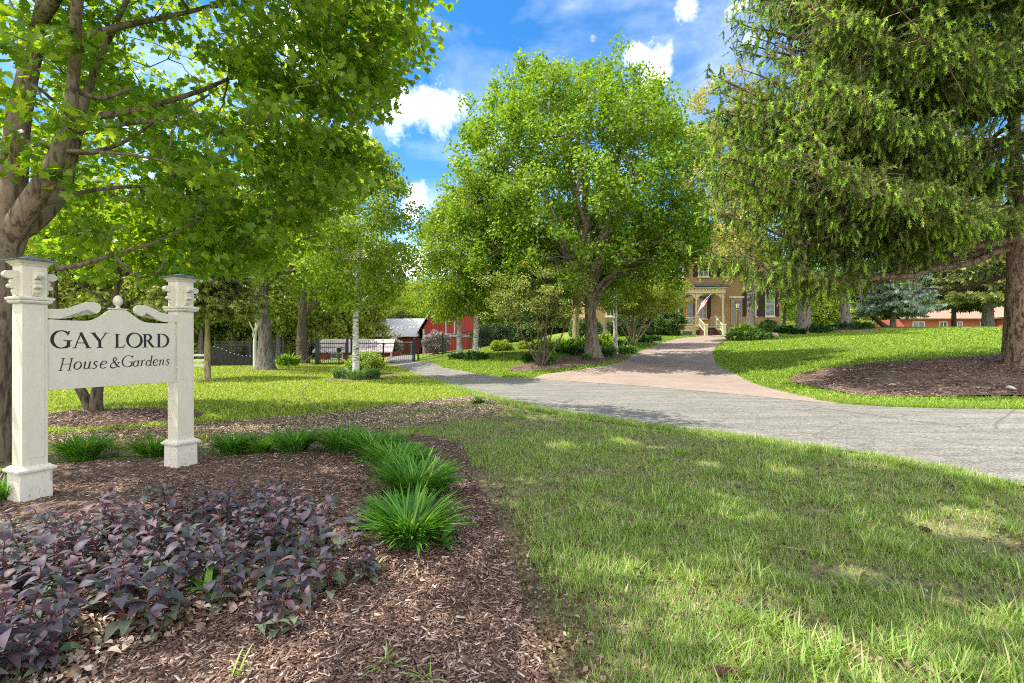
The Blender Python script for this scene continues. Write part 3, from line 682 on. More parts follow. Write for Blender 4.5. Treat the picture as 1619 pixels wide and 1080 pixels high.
LB=spline([P3(12,380,6.4),P3(48,322,6.3),P3(84,262,6.3),P3(108,190,6.4),P3(116,120,6.5),P3(122,20,6.7),P3(150,-150,6.8)],20); tb.add(LB,np.interp(np.linspace(0,1,len(LB)),[0,.3,1],[.15,.105,.03]),10)
LC=spline([P3(14,372,6.5),P3(60,345,6.7),P3(98,300,6.9),P3(120,215,7.0),P3(150,110,7.2),P3(220,-40,7.5)],18); tb.add(LC,np.interp(np.linspace(0,1,len(LC)),[0,.3,1],[.15,.11,.03]),10)
hand=[LA,LB,LC]; hr=[.09,.06,.06]
for pts,r0,r1 in ((( (108,205,6.4),(150,205,6.6),(200,195,6.9),(255,188,7.2),(330,150,7.7)),.05,.015),
                  (((100,238,6.8),(150,240,7.0),(200,222,7.3),(240,196,7.6)),.045,.02),
                  (((112,140,6.5),(160,155,6.7),(205,140,6.8)),.045,.02),
                  (((88,425,6.5),(130,418,6.7),(180,402,7.1),(240,385,7.6),(290,362,8.2),(340,330,8.8),(410,295,9.6)),.035,.012),
                  (((178,402,7.1),(215,436,7.3),(250,430,7.6),(262,405,7.9)),.022,.01),
                  (((110,190,6.5),(230,170,7.2),(360,125,8.2),(450,60,9.2),(560,20,10.2)),.05,.012),
                  (((50,330,6.4),(150,300,7),(270,300,8),(390,350,9.2),(480,345,10)),.035,.01),
                  (((120,60,6.6),(200,40,7),(330,10,7.6),(420,-30,8.4)),.05,.02),
                  (((-10,560,6.4),(-60,420,6.0),(-200,250,5.4)),.07,.02),
                  (((116,120,6.5),(150,-100,5.8),(420,-420,4.9),(760,-900,3.4)),.07,.02),
                  (((60,40,7.0),(220,-220,5.6),(500,-700,3.6),(100,-2200,1.5)),.08,.02)):
    Pp=spline([P3(*q) for q in pts],14); tb.add(Pp,np.linspace(r0,r1,len(Pp)),7); hand.append(Pp); hr.append(r1+.01)
AP=np.concatenate(hand); AR=np.concatenate([np.full(len(h),r) for h,r in zip(hand,hr)])
for i in range(len(cl)):
    e=cl[i]; d=np.linalg.norm(AP-e,axis=1)+np.maximum(0,AP[:,2]-e[2]-.4)*1.2; j=int(d.argmin()); s=AP[j]; L=np.linalg.norm(e-s)
    c=s+(e-s)*.5+np.array([0,0,.08*L]); Pp=bez(s,c,e,6,.03*L,rg); tb.add(Pp,np.linspace(min(AR[j],.028),.005,6),5)
    AP=np.concatenate([AP,Pp[2:5]]); AR=np.concatenate([AR,np.full(3,.012)])
tb.build("trunk",B_MAPLE,th,tuple(base))
pos,Rm,sz=leafcloud(rg,cl,.46,80,np.array([-5.5,7.5,6]),.42,.75,.25,.5,.35,(.075,.15))
k=maple_edge(pos); px,py=project(pos); k&=(py<-40)|(rg.random(len(pos))<.72); k&=~((pos[:,1]<4.2)&(py>-40)&(px>-200)&(px<1800)&(pos[:,1]>0)); k&=pos[:,2]>2.35
for (sx_,sy_),sr_ in SHAFT:
    tt=pos[:,2]/TOSUN.z; k&=np.hypot(pos[:,0]-sx_-TOSUN.x*tt,pos[:,1]-sy_-TOSUN.y*tt)>sr_*(.8+.4*rg.random(len(pos)))
tt=pos[:,2]/TOSUN.z; sx_=pos[:,0]-TOSUN.x*tt; sy_=pos[:,1]-TOSUN.y*tt
se=np.array(G((560,672),(640,668),(720,664),(800,662),(900,669),(1000,681),(1100,692),(1200,708),(1300,722),(1400,738),(1500,756),(1619,788)))
lim_=np.interp(sx_,se[:,0],se[:,1]); k&=(sy_<lim_+.25*rg.normal(size=len(pos)))|(sx_<se[0,0])|((py>0)&(rg.random(len(pos))<.5))
tv,tf=T_maple(); scatter("crown",tv,tf,pos[k],Rm[k],sz[k],L_MAPLE,th,tuple(base),rr=rg)

# --- twin trunk tree behind the sign ---------------------------------------
bx,by=(150-CX)/F*10.9,10.9; rg=RNG(12)
cl=np.concatenate([shell(rg,(bx-1.6,by+.8,4.4),(1.9,1.8,1.5),45,.2,.2,4)])
th=thing("twin_trunk_tree","low forked tree with two thick leaning stems, seen under the sign board","tree",(bx,by,0))
tb=Tubes()
for dx,r in ((-1.1,.125),(.18,.15)):
    Pp=spline([(bx-.03*np.sign(-dx),by,-.1),(bx+dx*.16,by,.25),(bx+dx*.50,by+.05,.9),(bx+dx*1.0,by+.3,2.2),(bx+dx*1.3,by+.6,4.6)],14); tb.add(Pp,np.linspace(r,.04,len(Pp)),10)
skeleton(tb,rg,Pp,np.linspace(.12,.04,len(Pp)),cl,6,.5,1.,'spread',.4)
tb.build("trunk",B_DARK,th,(bx,by,0))
pos,Rm,sz=leafcloud(rg,cl,.6,150,np.array([bx,by,5]),.5,.6,.3,.6,.3,(.09,.14)); k=pos[:,2]>2.6
tv,tf=T_oval(); scatter("crown",tv,tf,pos[k],Rm[k],sz[k],L_BIRCH,th,(bx,by,0),rr=rg)

# --- big round crowned tree -------------------------------------------------
rg=RNG(21); bx,by=(938-CX)/F*26.5,26.5; bz=tz(bx,by)
c0=np.array([bx-1.0,by+.3,8.9])
d=shell(rg,(0,0,0),(1,1,1),820,.5,.22,6)
d=np.concatenate([d,shell(rg,(0,0,0),(1,1,1),160,.1,.1,7)])
# egg: widest low, rounded top
zz=d[:,2]; wid=np.where(zz>0,1.0-.10*zz**2,1.0-.10*zz**2)
cl=c0+np.stack([d[:,0]*6.3*wid,d[:,1]*6.0*wid,zz*np.where(zz>0,7.6,5.8)],1)
cl=cl[cl[:,2]>3.6]; hol=(cl[:,1]<by+1.0)&(cl[:,2]<9.6)&(np.abs(cl[:,0]-bx-.2)<3.6)&(rg.random(len(cl))<.42); cl=cl[~hol]; cl=np.concatenate([cl,shell(rg,(bx+3.6,by-.6,bz+6.0),(2.6,2.6,1.9),65,.2,.2,16),shell(rg,(bx-4.2,by-.6,bz+4.4),(2.6,2.6,1.6),60,.2,.2,17)])
broad_tree("round_crown_tree","tall broad green tree with a dense round crown beside the paver driveway","tree",(bx,by,bz),15.5,.36,cl,rg.uniform(.38,.86,len(cl)),112,T_oval(.38),(.11,.19),L_BIG,B_BIG,
           nlimb=26,lo=.13,hi=.34,habit='fan',seed=22,flat=.9,up=.55,outw=.45,rndn=.55,droop=.1,lr=.30,flare=1.7,sides=14)

# --- small multi stem tree in front of it -----------------------------------
rg=RNG(31); bx,by=(855-CX)/F*23.3,23.3; bz=tz(bx,by)
cl=np.concatenate([shell(rg,(bx-.2,by,3.6),(2.5,2.2,1.5),120,.2,.2,8)]); cl=cl[cl[:,2]>2.1]
th=thing("serviceberry_tree","small many stemmed dark tree at the lawn edge by the driveway","tree",(bx,by,bz)); tb=Tubes(); base=np.array([bx,by,bz])
st=[]
for a,l in ((170,1.35),(150,.8),(110,.5),(80,.45),(60,.6),(30,.9),(5,1.5),(250,.6),(300,.7)):
    e=base+np.array([math.cos(rad(a))*l,math.sin(rad(a))*l*.7,2.6]); Pp=bez(base+(0,0,-.05),base+np.array([math.cos(rad(a))*l*.45,math.sin(rad(a))*l*.3,.7]),e,9,.03,rg); tb.add(Pp,np.linspace(.065,.02,9),7); st.append(Pp)
AP=np.concatenate(st)
for e in cl:
    j=int((np.linalg.norm(AP-e,axis=1)+np.maximum(0,AP[:,2]-e[2])*2).argmin()); s=AP[j]; tb.add(bez(s,(s+e)/2+np.array([0,0,.15]),e,5,.04,rg),np.linspace(.02,.005,5),4)
tb.build("trunk",B_DARK,th,(bx,by,bz))
pos,Rm,sz=leafcloud(rg,cl,.42,70,np.array([bx,by,3.6]),.6,.6,.3,.6,.2,(.07,.12)); tv,tf=T_rhomb(.35)
scatter("crown",tv,tf,pos,Rm,sz,L_OLIVE,th,(bx,by,bz),rr=rg)

# --- birches ---------------------------------------------------------------
def birch(px,Y,H,r,seed,label,cw,per=75,cz=(.3,.98),leaf=L_BIRCH,M=150,size=(.07,.12),crad=.5,wid=None,name="birch_tree",bark=None,cat="tree",group=None,base_z=None):
    rg=RNG(seed); X=(px-CX)/F*Y; z=tz(X,Y); zz=rg.uniform(cz[0],cz[1],M)*H
    f=(zz/H-cz[0])/(cz[1]-cz[0]); w=cw*np.clip(np.sin(np.clip(f*.86+.13,0,1)*np.pi)**.8,.08,1)*np.sqrt(rg.uniform(.1,1,M)); a=rg.uniform(0,2*np.pi,M)
    cl=np.stack([X+w*np.cos(a),Y+w*np.sin(a),z+zz],1)
    tr=spline([(X,Y,z-.1),(X+.03*rg.normal(),Y,z+H*.25),(X+.10*rg.normal(),Y,z+H*.6),(X+.1*rg.normal(),Y,z+H*.98)],20)
    return broad_tree(name,label,cat,(X,Y,z),H,r,cl,crad,per,T_oval(.36),size,leaf,bark or B_BIRCH,nlimb=14,lo=.24,hi=.95,habit='ascend',seed=seed,trunk=tr,flat=.8,up=.3,outw=.3,rndn=.8,droop=.7,lr=.42,flare=1.15,sides=9,group=group)
birch(563,20,9.6,.135,41,"slender birch with white bark standing in an iris clump on the left lawn",2.5,110,(.30,1.0),M=240,size=(.09,.14))
birch(726,28.5,9.2,.16,42,"left of the two white birches beside the asphalt driveway",2.9,90,(.24,1.0),M=220,size=(.09,.15),crad=.6,group="pair of birches by the drive",leaf=L_BIRCH)
birch(751,27.2,9.6,.16,43,"right of the two white birches beside the asphalt driveway",2.7,90,(.27,1.0),M=220,size=(.09,.15),crad=.6,group="pair of birches by the drive")
birch(973,32.5,11,.14,44,"thin white birch trunk among the hostas right of the broad tree",1.6,60,(.45,1.0),M=60,size=(.1,.16))
birch(404,29.5,6.5,.11,45,"very thin pale trunk left of the big grey trunk by the dark fence",1.3,90,(.5,1.0),M=40,size=(.1,.16),bark=plain("pale_bark",(.55,.53,.40),.8,.2,.2,10))

# --- left lawn trees ----------------------------------------------------------
def simple(px,Y,H,r,seed,label,c,rr,M,per,leaf,bark,size=(.15,.24),cr=.9,habit='ascend',lo=.3,name="lawn_tree",group=None,flat=.75,zmin=None,lean=0,cat="tree",inner=.3,nl=12,trunk=None,T=None,extra=()):
    rg=RNG(seed); X=(px-CX)/F*Y; z=tz(X,Y); C=np.array([X+c[0],Y+c[1],z+c[2]])
    cl=shell(rg,C,rr,M,inner,.22,seed)
    for ex in extra: cl=np.concatenate([cl,shell(rg,(X+ex[0],Y+ex[1],z+ex[2]),(ex[3],1.6,ex[4]),15,.1,.2,3)])
    if zmin is not None: cl=cl[cl[:,2]>z+zmin]
    tr=None
    if lean: tr=spline([(X,Y,z-.1),(X+lean*.25,Y,z+H*.2),(X+lean*.7,Y,z+H*.5),(X+lean,Y,z+H*.8)],18)
    if trunk is not None: tr=spline([(X+a,Y+b,z+d) for a,b,d in trunk],20)
    return broad_tree(name,label,cat,(X,Y,z),H,r,cl,cr,per,T or T_rhomb(.38),size,leaf,bark,nlimb=nl,lo=lo,hi=.9,habit=habit,seed=seed,trunk=tr,flat=flat,lr=.45,group=group,flare=1.5,sides=10)
simple(421,27,11,.42,51,"thick grey forked trunk tree on the left lawn before the black fence",(.3,0,7.6),(3.6,3.4,3.4),120,110,L_BIRCH,B_GREY,(.13,.2),.85,lo=.35,zmin=3.4)
simple(479,35,12,.40,52,"dark straight trunked tree just beyond the black metal fence",(0,0,8.5),(3.8,3.4,3.8),90,90,L_OLIVE,B_DARK,(.16,.26),.9,zmin=4.0)
# ------------------------------------------------------------------ large spruce on the right
rg=RNG(61); SX,SY=17.35,17.6; SZ=tz(SX,SY)
th=thing("spruce_tree","huge old spruce with drooping curtains of needles and thick flaky trunk at the right","tree",(SX,SY,SZ))
tb=Tubes(); k=22; n=26
tr=spline([(SX+.15,SY,SZ-.25),(SX+.05,SY,SZ+1),(SX,SY,SZ+3.5),(SX-.1,SY,SZ+9),(SX,SY,SZ+22)],n); f=np.linspace(0,1,len(tr)); R=.52*(1-f*.9)+.42*np.exp(-f*26)
ridge=1+.09*np.cos(np.arange(k)*2*np.pi/k*4+1)[None,:]*np.exp(-f*9)[:,None]+.035*rg.normal(size=(len(tr),k))
tb.add(tr,R,k,ridge)
ft_v=[];ft_f=[]
for i in range(14):
    a=i*2.4; y=.02+.84*i/13; w=.07; r=.25; c,s=math.cos(a),math.sin(a)
    b=len(ft_v); ft_v+=[(-s*w,y-.04,c*w),(s*w,y+.05,-c*w),(c*r,y+.26,s*r)]; ft_f.append((b,b+1,b+2))
b=len(ft_v); ft_v+=[(-.045,0,0),(.045,0,0),(0,1.12,0)]; ft_f.append((b,b+1,b+2))
b=len(ft_v); ft_v+=[(0,0,-.045),(0,0,.045),(0,1.12,0)]; ft_f.append((b,b+1,b+2))
FT=(np.array(ft_v),[np.array(ft_f)])
FP=[];FD=[];FS=[];FR=[]; DP=[];DD=[];DS=[]
def ledge(P):
    px,py=project(P); xl=np.interp(py,[-300,-60,0,20,40,62,85,120,160,190,210,240,300,380,430,470],[1300,1180,1160,1150,1112,1100,1108,1122,1135,1105,1078,1066,1060,1075,1098,1145])
    return px>xl
def spruce_branch(z,az,L,rise,r0,bare=.22,drop=.75):
    d=np.array([math.cos(az),math.sin(az),0]); side=np.array([-d[1],d[0],0]); m=14; s=np.linspace(0,1,m)
    P=np.array([SX,SY,z])+d[None]*(s*L)[:,None]; P[:,2]+=L*(rise*s-.09*np.sin(np.pi*s*.9)+.05*s**3); P+=side[None]*(np.sin(s*3+az*7)*.03*L)[:,None]*rg.uniform(-1,1)
    P[1:]+=rg.normal(size=(m-1,3))*.04
    cut=np.where(~ledge(P)&(s>.3))[0]; ce=int(cut[0]) if len(cut) else m
    if ce>2: tb.add(P[:ce],(r0*(1-s)**.8+.012)[:ce],6)
    st=np.arange(bare*L,L,.34)
    for q in st:
        u=q/L; p=np.array([np.interp(u,s,P[:,j]) for j in range(3)])
        if not ledge(p[None])[0]: continue
        for _q in range(3):
            FP.append(p+d*.11*_q+rg.normal(size=3)*.03);FD.append(d*.8+rg.normal(size=3)*.5);FS.append(rg.uniform(.22,.34));FR.append(rg.random())
        for sg in (-1,1):
            if rg.random()<.12: continue
            l2=(.5+1.5*math.sin(math.pi*min(1,.25+u*.8)))*rg.uniform(.6,1.1)*(1 if L>6 else .8)
            e=nrm(d*rg.uniform(.35,.8)+side*sg+np.array([0,0,rg.uniform(-.22,.12)])); m2=max(2,int(l2/.16))
            t=np.linspace(.06,1,m2); Q=p+e[None]*(t*l2)[:,None]; Q[:,2]-=.22*l2*t**2
            tb.add(Q[[0,m2//2,-1]] if m2>2 else Q,np.array([.014,.009,.004]) if m2>2 else np.array([.012,.004]),3)
            # needles along the branchlet itself
            for w in Q:
                FP.append(w);FD.append(e+rg.normal(size=3)*.25);FS.append(rg.uniform(.20,.32));FR.append(rg.random()*.74)
                # hanging curtain
                hl=rg.uniform(.2,drop*1.25)*(.45+.6*math.sin(math.pi*u)); nseg=max(1,int(hl/.17)); x=w.copy(); hd=np.array([rg.normal()*.16,rg.normal()*.16,-1])+e*rg.uniform(.08,.5)
                tip=rg.random()<.85
                for j in range(nseg):
                    FP.append(x.copy()); dd=hd+rg.normal(size=3)*.14; FD.append(dd); FS.append(rg.uniform(.21,.33)*(1-.2*j/nseg))
                    FR.append(.74+.26*rg.random() if (j==nseg-1 and tip) else rg.random()*.62); x=x+nrm(dd)*.165
                if rg.random()<.09: DP.append(w);DD.append(hd);DS.append(rg.uniform(.4,.9))
    if bare>.2:
        for _ in range(int(L*5)):
            u=rg.uniform(.12,.7); p=np.array([np.interp(u,s,P[:,j]) for j in range(3)]); DP.append(p); DD.append(nrm(rg.normal(size=3)+np.array([0,0,-1.2]))); DS.append(rg.uniform(.4,1.1))
# long left-reaching boughs
for i in range(58):
    f=i/57; z=SZ+4.2+round(f*12.4/1.2)*1.2+rg.normal()*.14; az=rad(rg.uniform(168,203)); 
    L=rg.uniform(9.3,12.3) if z<10 else rg.uniform(9.5,11)-(z-10)*.5; spruce_branch(z,az,L,rg.uniform(-.05,.10),.11,rg.uniform(.25,.4) if z>5 else .45)
for i in range(36):
    f=i/35; z=SZ+4.2+round(f*12.4/1.2)*1.2+rg.normal()*.14; az=rad(rg.uniform(155,212)); L=rg.uniform(5,9.5); spruce_branch(z,az,L,rg.uniform(-.08,.1),.08,.25)
for i in range(34):
    f=i/33; z=SZ+5.4+round(f*11.4/1.2)*1.2+rg.normal()*.14; az=rad(rg.uniform(200,290)); L=rg.uniform(3.2,4.6)*(1 if z<11 else .85); spruce_branch(z,az,L,rg.uniform(-.10,.05),.055,.2,.9)
for i in range(26):
    f=i/25; z=SZ+3.3+f*16; az=rad(rg.uniform(-60,150)); L=rg.uniform(4.5,6.5); spruce_branch(z,az,L,rg.uniform(-.08,.05),.07,.2)
tb.build("trunk",B_RED,th,(SX,SY,SZ))
FP=np.array(FP);FD=np.array(FD);FS=np.array(FS);FR=np.array(FR)
zmin=np.interp(project(FP)[0],[1100,1180,1330,1400,1619],[2.55,2.5,2.9,3.9,4.5]); kk=ledge(FP)&(FP[:,2]>zmin+.25*rg.normal(size=len(FP)))
gapn=vnoise(FP,1.15,77); gapn=.62*gapn+.38*vnoise(FP,3.1,78); kk&=(gapn>.41)|(rg.random(len(FP))<.20)
br_=vnoise(FP*np.array([1,1,.6]),2.2,79)>.66; FR=np.where(br_&(FR<.72)&(rg.random(len(FR))<.35),.56+.07*rg.random(len(FR)),FR)
FP,FD,FS,FR=FP[kk],FD[kk],FS[kk],FR[kk]
print("spruce tufts",len(FP))
scatter("crown",FT[0],FT[1],FP,frames(FD,nrm(rg.normal(size=FD.shape))),FS,L_NEEDLE,th,(SX,SY,SZ),rnd=FR)
DP=np.array(DP);DD=np.array(DD);DS=np.array(DS); kk=(DP[:,2]>2.9)&ledge(DP); tv,tf=T_blade(.010,.15)
scatter("bare_twigs",tv,tf,DP[kk],frames(DD[kk],nrm(rg.normal(size=DD[kk].shape))),DS[kk],L_DEAD,th,(SX,SY,SZ),rr=rg)

# ------------------------------------------------------------------ mid distance trees
simple(1188,43,24,.38,71,"tall golden green tree with grey trunk rising from the hosta ring by the paver driveway",(-1.6,.5,14),(4.3,4,8.5),150,95,L_GOLD,B_GREY,(.18,.30),1.0,lo=.25,nl=14,name="golden_tree",zmin=5,inner=.2,extra=[(-5.8,-2,6.7,2.2,.9),(-4.0,-2.5,6.6,2.2,1.0),(-4.8,-2.2,8.4,2.8,1.3),(-7.4,-2,7.6,1.6,1.2),(-2.4,-2,7.6,2.2,1.6)])
simple(1000,38,5.2,.10,72,"spreading many stemmed yellow green tree left of the porch",(.6,0,4.1),(3.7,2.6,1.9),190,140,L_YEL,B_TAN,(.10,.17),.6,lo=.02,nl=1,name="yellow_leaved_tree",zmin=2.3)
o=bpy.data.objects[[x.name for x in bpy.data.objects if x.name.startswith("yellow_leaved_tree")][0]]
tb=Tubes(); b0=np.array([0,0,0.])
for dx,dy in ((-1.6,.2),(-.9,-.3),(-.35,.2),(.1,-.2),(.5,.3),(1.3,-.2),(2.2,.1)): tb.add(bez(b0,np.array([dx*.35,dy*.4,.9]),np.array([dx,dy,3.0]),8),np.linspace(.10,.03,8),6)
tb.build("stems",B_TAN,o,(0,0,0))
simple(912,36,9,.28,73,"grey trunk half hidden behind the broad tree in the hosta bed",(0,2,7),(3,2.5,2.5),50,100,L_BIRCH,B_TAN,(.15,.25),.9,zmin=3.5)
simple(1270,46,20,.62,74,"thick grey trunked shade tree right of the house corner, nearer of two",(0,4,13),(7,5,6.5),170,80,L_BIRCH,B_GREY,(.22,.36),1.3,lo=.4,nl=12,zmin=5,flat=.6,group="two thick shade trees right of the house")
simple(1337,50,20,.50,75,"thick grey trunked shade tree beside the leaning dark tree",(1,4,13),(7,5,6.5),170,80,L_BIRCH,B_GREY,(.22,.36),1.3,lo=.4,nl=12,zmin=5,flat=.6,group="two thick shade trees right of the house")
simple(1385,56,7,.30,76,"dark tree leaning left out of the lawn crest behind the blue spruce",(-1.2,0,5.2),(3.6,2.5,1.8),90,100,L_HEDGE,B_DARK,(.2,.3),.9,lo=.4,trunk=((1.6,0,-.4),(.3,0,.6),(-1.6,0,2.4),(-3,0,5)),name="leaning_tree",zmin=2.2)

def conifer(px,Y,H,r,Rb,seed,label,leafm,bark,z0=.8,nb=60,sc=.42,name="conifer_tree",X=None,group=None,step=.35,wide=None):
    rg=RNG(seed); X=(px-CX)/F*Y if X is None else X; z=tz(X,Y); th=thing(name,label,"tree",(X,Y,z),0,group); tb=Tubes()
    tb.add(spline([(X,Y,z-.1),(X,Y,z+H*.4),(X,Y,z+H)],12),np.linspace(r,.02,12 if False else len(spline([(X,Y,z-.1),(X,Y,z+H*.4),(X,Y,z+H)],12))),9)
    P_=[];D_=[];S_=[]
    for i in range(nb):
        f=(i+rg.random())/nb; zb=z+z0+(H-z0)*f; L=Rb*(1-f)**.75*rg.uniform(.75,1.1)+.15; az=i*2.4+rg.normal()*.3; d=np.array([math.cos(az),math.sin(az),0]); sd=np.array([-d[1],d[0],0])
        s=np.linspace(0,1,6); P=np.array([X,Y,zb])+d*(s*L)[:,None]; P[:,2]+=L*(-.18*s+.10*s*s); tb.add(P,np.linspace(min(.05,r*.4),.008,6),4)
        for q in np.arange(.15*L,L,step):
            u=q/L; p=np.array([np.interp(u,s,P[:,j]) for j in range(3)])
            for sg in (-1,1):
                l2=(1.1-u)*L*.45+.2; e=nrm(d*.7+sd*sg+np.array([0,0,-.15])); 
                for w in np.arange(0,l2,step*.7):
                    for _ in range(2): P_.append(p+e*w+rg.normal(size=3)*.04); D_.append(e+rg.normal(size=3)*.35+np.array([0,0,-.15])); S_.append(sc*rg.uniform(.7,1.2))
        P_.append(P[-1]);D_.append(d);S_.append(sc)
    tb.build("trunk",bark,th,(X,Y,z)); P_=np.array(P_);D_=np.array(D_)
    scatter("crown",FT[0]*np.array([1.5,1,1.5]),FT[1],P_,frames(D_,nrm(rg.normal(size=D_.shape))),np.array(S_),leafm,th,(X,Y,z),rr=rg); return th
L_NDARK=leaf_mat("dark_needle",[(0,(.045,.08,.025)),(.6,(.09,.14,.04)),(1,(.18,.24,.08))],.15,(1.2,1.2,.5))
L_NOLIVE=leaf_mat("olive_needle",[(0,(.12,.14,.035)),(.6,(.22,.25,.07)),(1,(.36,.40,.12))],.2,(1.2,1.2,.5))
conifer(328,20,6.5,.14,2.1,81,"small conifer with tan trunk on a mulch ring right of the sign",L_NOLIVE,B_TAN,2.6,60,.30,"small_conifer")
conifer(1412,52,9.5,.30,3.6,82,"pale blue green spruce on the lawn crest before the red ranch house",L_BLUE,B_GREY,1.6,60,.55,"blue_spruce",step=.5)
conifer(1508,62,14,.28,5.0,83,"dark conifer in front of the ranch house, left of the stout trunk",L_NDARK,B_DARK,2.5,60,.8,"dark_conifer",step=.75)
conifer(1562,57,16,.60,5.2,84,"stout brown trunked conifer before the right end of the ranch house",L_NOLIVE,B_GREY,3.0,60,.8,"brown_trunk_conifer",step=.75)
conifer(572,64,8.0,.2,2.2,85,"dark evergreen behind the iron gate near the low shed",L_NDARK,B_DARK,1.2,60,.55,"dark_evergreen",step=.5)
conifer(512,58,8.0,.2,2.2,86,"narrow olive evergreen far behind the left end of the iron gate",L_NOLIVE,B_DARK,1.5,60,.55,"dark_evergreen",step=.5)

# ------------------------------------------------------------------ wood beyond the fence, shared prototypes
def proto(seed,leafm,bark,H,Rw,label,name="woodland_tree",per=80,M=120,size=(.26,.42),low=.18):
    rg=RNG(seed); cl=shell(rg,(0,0,H*(.5+low/2)),(Rw,Rw,H*(.5-low/2)),M,.3,.25,seed); th=broad_tree(name,label,"tree",(0,0,0),H,.30,cl,1.25,per,T_rhomb(.42),size,leafm,bark,nlimb=10,lo=.25,hi=.9,seed=seed,flat=.7,lr=.4,sides=7)
    return th
L_LIMO=leaf_mat('wood_edge_leaf',[(0,(.15,.21,.04)),(.5,(.28,.34,.08)),(1,(.46,.47,.17))],.5,(1.4,1.3,.4),.6,.15)
SPEC={'y':(proto(91,L_YEL,B_GREY,14,4.6,""),"bright yellow green tree standing in the wood behind the black fence","bright trees beyond the fence"),
      'o':(proto(92,L_LIMO,B_DARK,15,4.8,"",low=.1),"olive green tree standing in the wood behind the black fence","olive trees beyond the fence"),
      'g':(proto(93,L_BIRCH,B_GREY,15,5.0,"",low=.14),"mid green tree standing far behind the fence and buildings","mid green trees in the distance"),
      'd':(proto(94,L_HEDGE,B_DARK,13,4.2,"",low=.06),"dark shady tree standing in the wood behind the black fence","dark trees beyond the fence")}
first={k:True for k in SPEC}; rg=RNG(95)
for px,Y,s,kd in ((-130,40,1,'g'),(-20,46,1.05,'y'),(70,42,.9,'o'),(130,52,1.1,'g'),(205,44,1.0,'y'),(262,50,1.1,'o'),(318,46,.9,'y'),(372,48,1.0,'o'),(440,46,.85,'y'),(465,56,1.0,'o'),(530,54,.95,'y'),(560,62,1.0,'o'),(500,70,1.0,'y'),
                   (610,84,.85,'g'),(655,90,.85,'y'),(628,72,.62,'g'),(672,98,.95,'g'),(700,80,.75,'g'),(760,76,.8,'g'),(820,72,.85,'d'),(880,74,1.0,'g'),(400,76,1.2,'g'),(300,74,1.2,'g'),(180,78,1.3,'g'),(60,74,1.3,'d'),(-60,70,1.3,'g'),
                   (1262,88,.8,'g'),(1315,96,.6,'y'),(1240,70,.7,'g'),(1370,100,1.0,'g'),(1440,104,1.1,'g'),(1520,104,1.2,'d'),(1600,104,1.3,'g'),(1690,90,1.3,'g'),(1780,70,1.2,'d'),(350,60,.8,'g'),(230,62,.9,'o'),(120,66,1.0,'y'),(588,74,.8,'y')):
    p,lb,gr=SPEC[kd]; o=p if first[kd] else copy_tree(p); first[kd]=False
    X=(px-CX)/F*Y; o.location=(X,Y,tz(X,Y)); o.rotation_euler.z=rg.random()*6.28; o.scale=(s,s,s*rg.uniform(.92,1.08))
    right=px>900
    o["label"]=("mid green tree in the far belt behind the house and ranch house" if kd!='d' else "dark tree in the far belt behind the ranch house") if right else lb; o["group"]=("far trees behind the ranch house") if right else gr

L_LIME2=leaf_mat('thicket_leaf',[(0,(.15,.22,.03)),(.5,(.28,.36,.06)),(1,(.44,.48,.14))],.5,(1.4,1.3,.4),.6,.15)
# low understory beyond the fence
for i,(px,Y,s) in enumerate(((-60,52,1.2),(60,56,1.2),(150,54,1.1),(235,58,1.2),(300,52,1.0),(350,50,.9),(395,54,1.0),(455,50,.9),(520,52,.9),(575,66,1.1),(640,96,1.1),(720,88,1.1),(790,80,1.1),(850,78,1.1),(905,76,1.1),(950,74,1.1),(1250,98,1.0),(1350,92,.9),(1400,98,1.0),(1680,98,1.3))):
    if i==0:
        rg2=RNG(97); cl=shell(rg2,(0,0,2.0),(5.2,3.0,2.2),90,.35,.25,9); cl=cl[cl[:,2]>.3]; ub=broad_tree("woodland_shrub","x","shrub",(0,0,0),3,.12,cl,1.0,95,T_rhomb(.42),(.25,.4),L_LIME2,B_DARK,nlimb=8,lo=.05,hi=.4,seed=97,sides=6); o=ub
    else: o=copy_tree(ub)
    X=(px-CX)/F*Y; o.location=(X,Y,tz(X,Y)); o.rotation_euler.z=rg.random()*6.28; o.scale=(s,s,s*rg.uniform(.85,1.2)); o["label"]="wide green thicket filling the gaps low down in the far wood"; o["group"]="thickets low in the far wood"
# ------------------------------------------------------------------ shrubs
def shrub(px,Y,w,d,h,seed,label,leafm,name="shrub",cat="shrub",M=60,per=120,size=(.06,.10),cr=.22,rise=0,T=None,group=None,up=.5,dz=0,boxy=False):
    rg=RNG(seed); X=(px-CX)/F*Y; z=tz(X,Y)+dz; th=thing(name,label,cat,(X,Y,z),0,group)
    cl=shell(rg,(X,Y,z+h*.48),(w/2-cr*.5,d/2-cr*.5,h*.52-cr*.3),M,.55,.12,seed)
    if boxy:
        q=rg.uniform(-1,1,(M,3)); ax=rg.integers(0,3,M); q[np.arange(M),ax]=np.sign(q[np.arange(M),ax])*rg.uniform(.8,1,M); cl=np.array([X,Y,z+h*.5])+q*np.array([w/2-cr*.6,d/2-cr*.6,h*.5-cr*.4])
    cl[:,2]=np.maximum(cl[:,2],z+cr*.5)
    tb=Tubes()
    for i in range(min(14,M)):
        e=cl[i]; tb.add(bez(np.array([X+rg.normal()*.08,Y+rg.normal()*.08,z-.03]),np.array([(X*2+e[0])/3,(Y*2+e[1])/3,z+h*.3]),e,5),np.linspace(.022,.006,5),4)
    tb.build("stems",B_DARK,th,(X,Y,z))
    pos,Rm,sz=leafcloud(rg,cl,cr,per,np.array([X,Y,z]),.9,up,.6,.5,0,size); pos[:,2]=np.maximum(pos[:,2],z+.02)
    tv,tf=T or T_oval(.33); scatter("foliage",tv,tf,pos,Rm,sz,leafm,th,(X,Y,z),rr=rg); return th
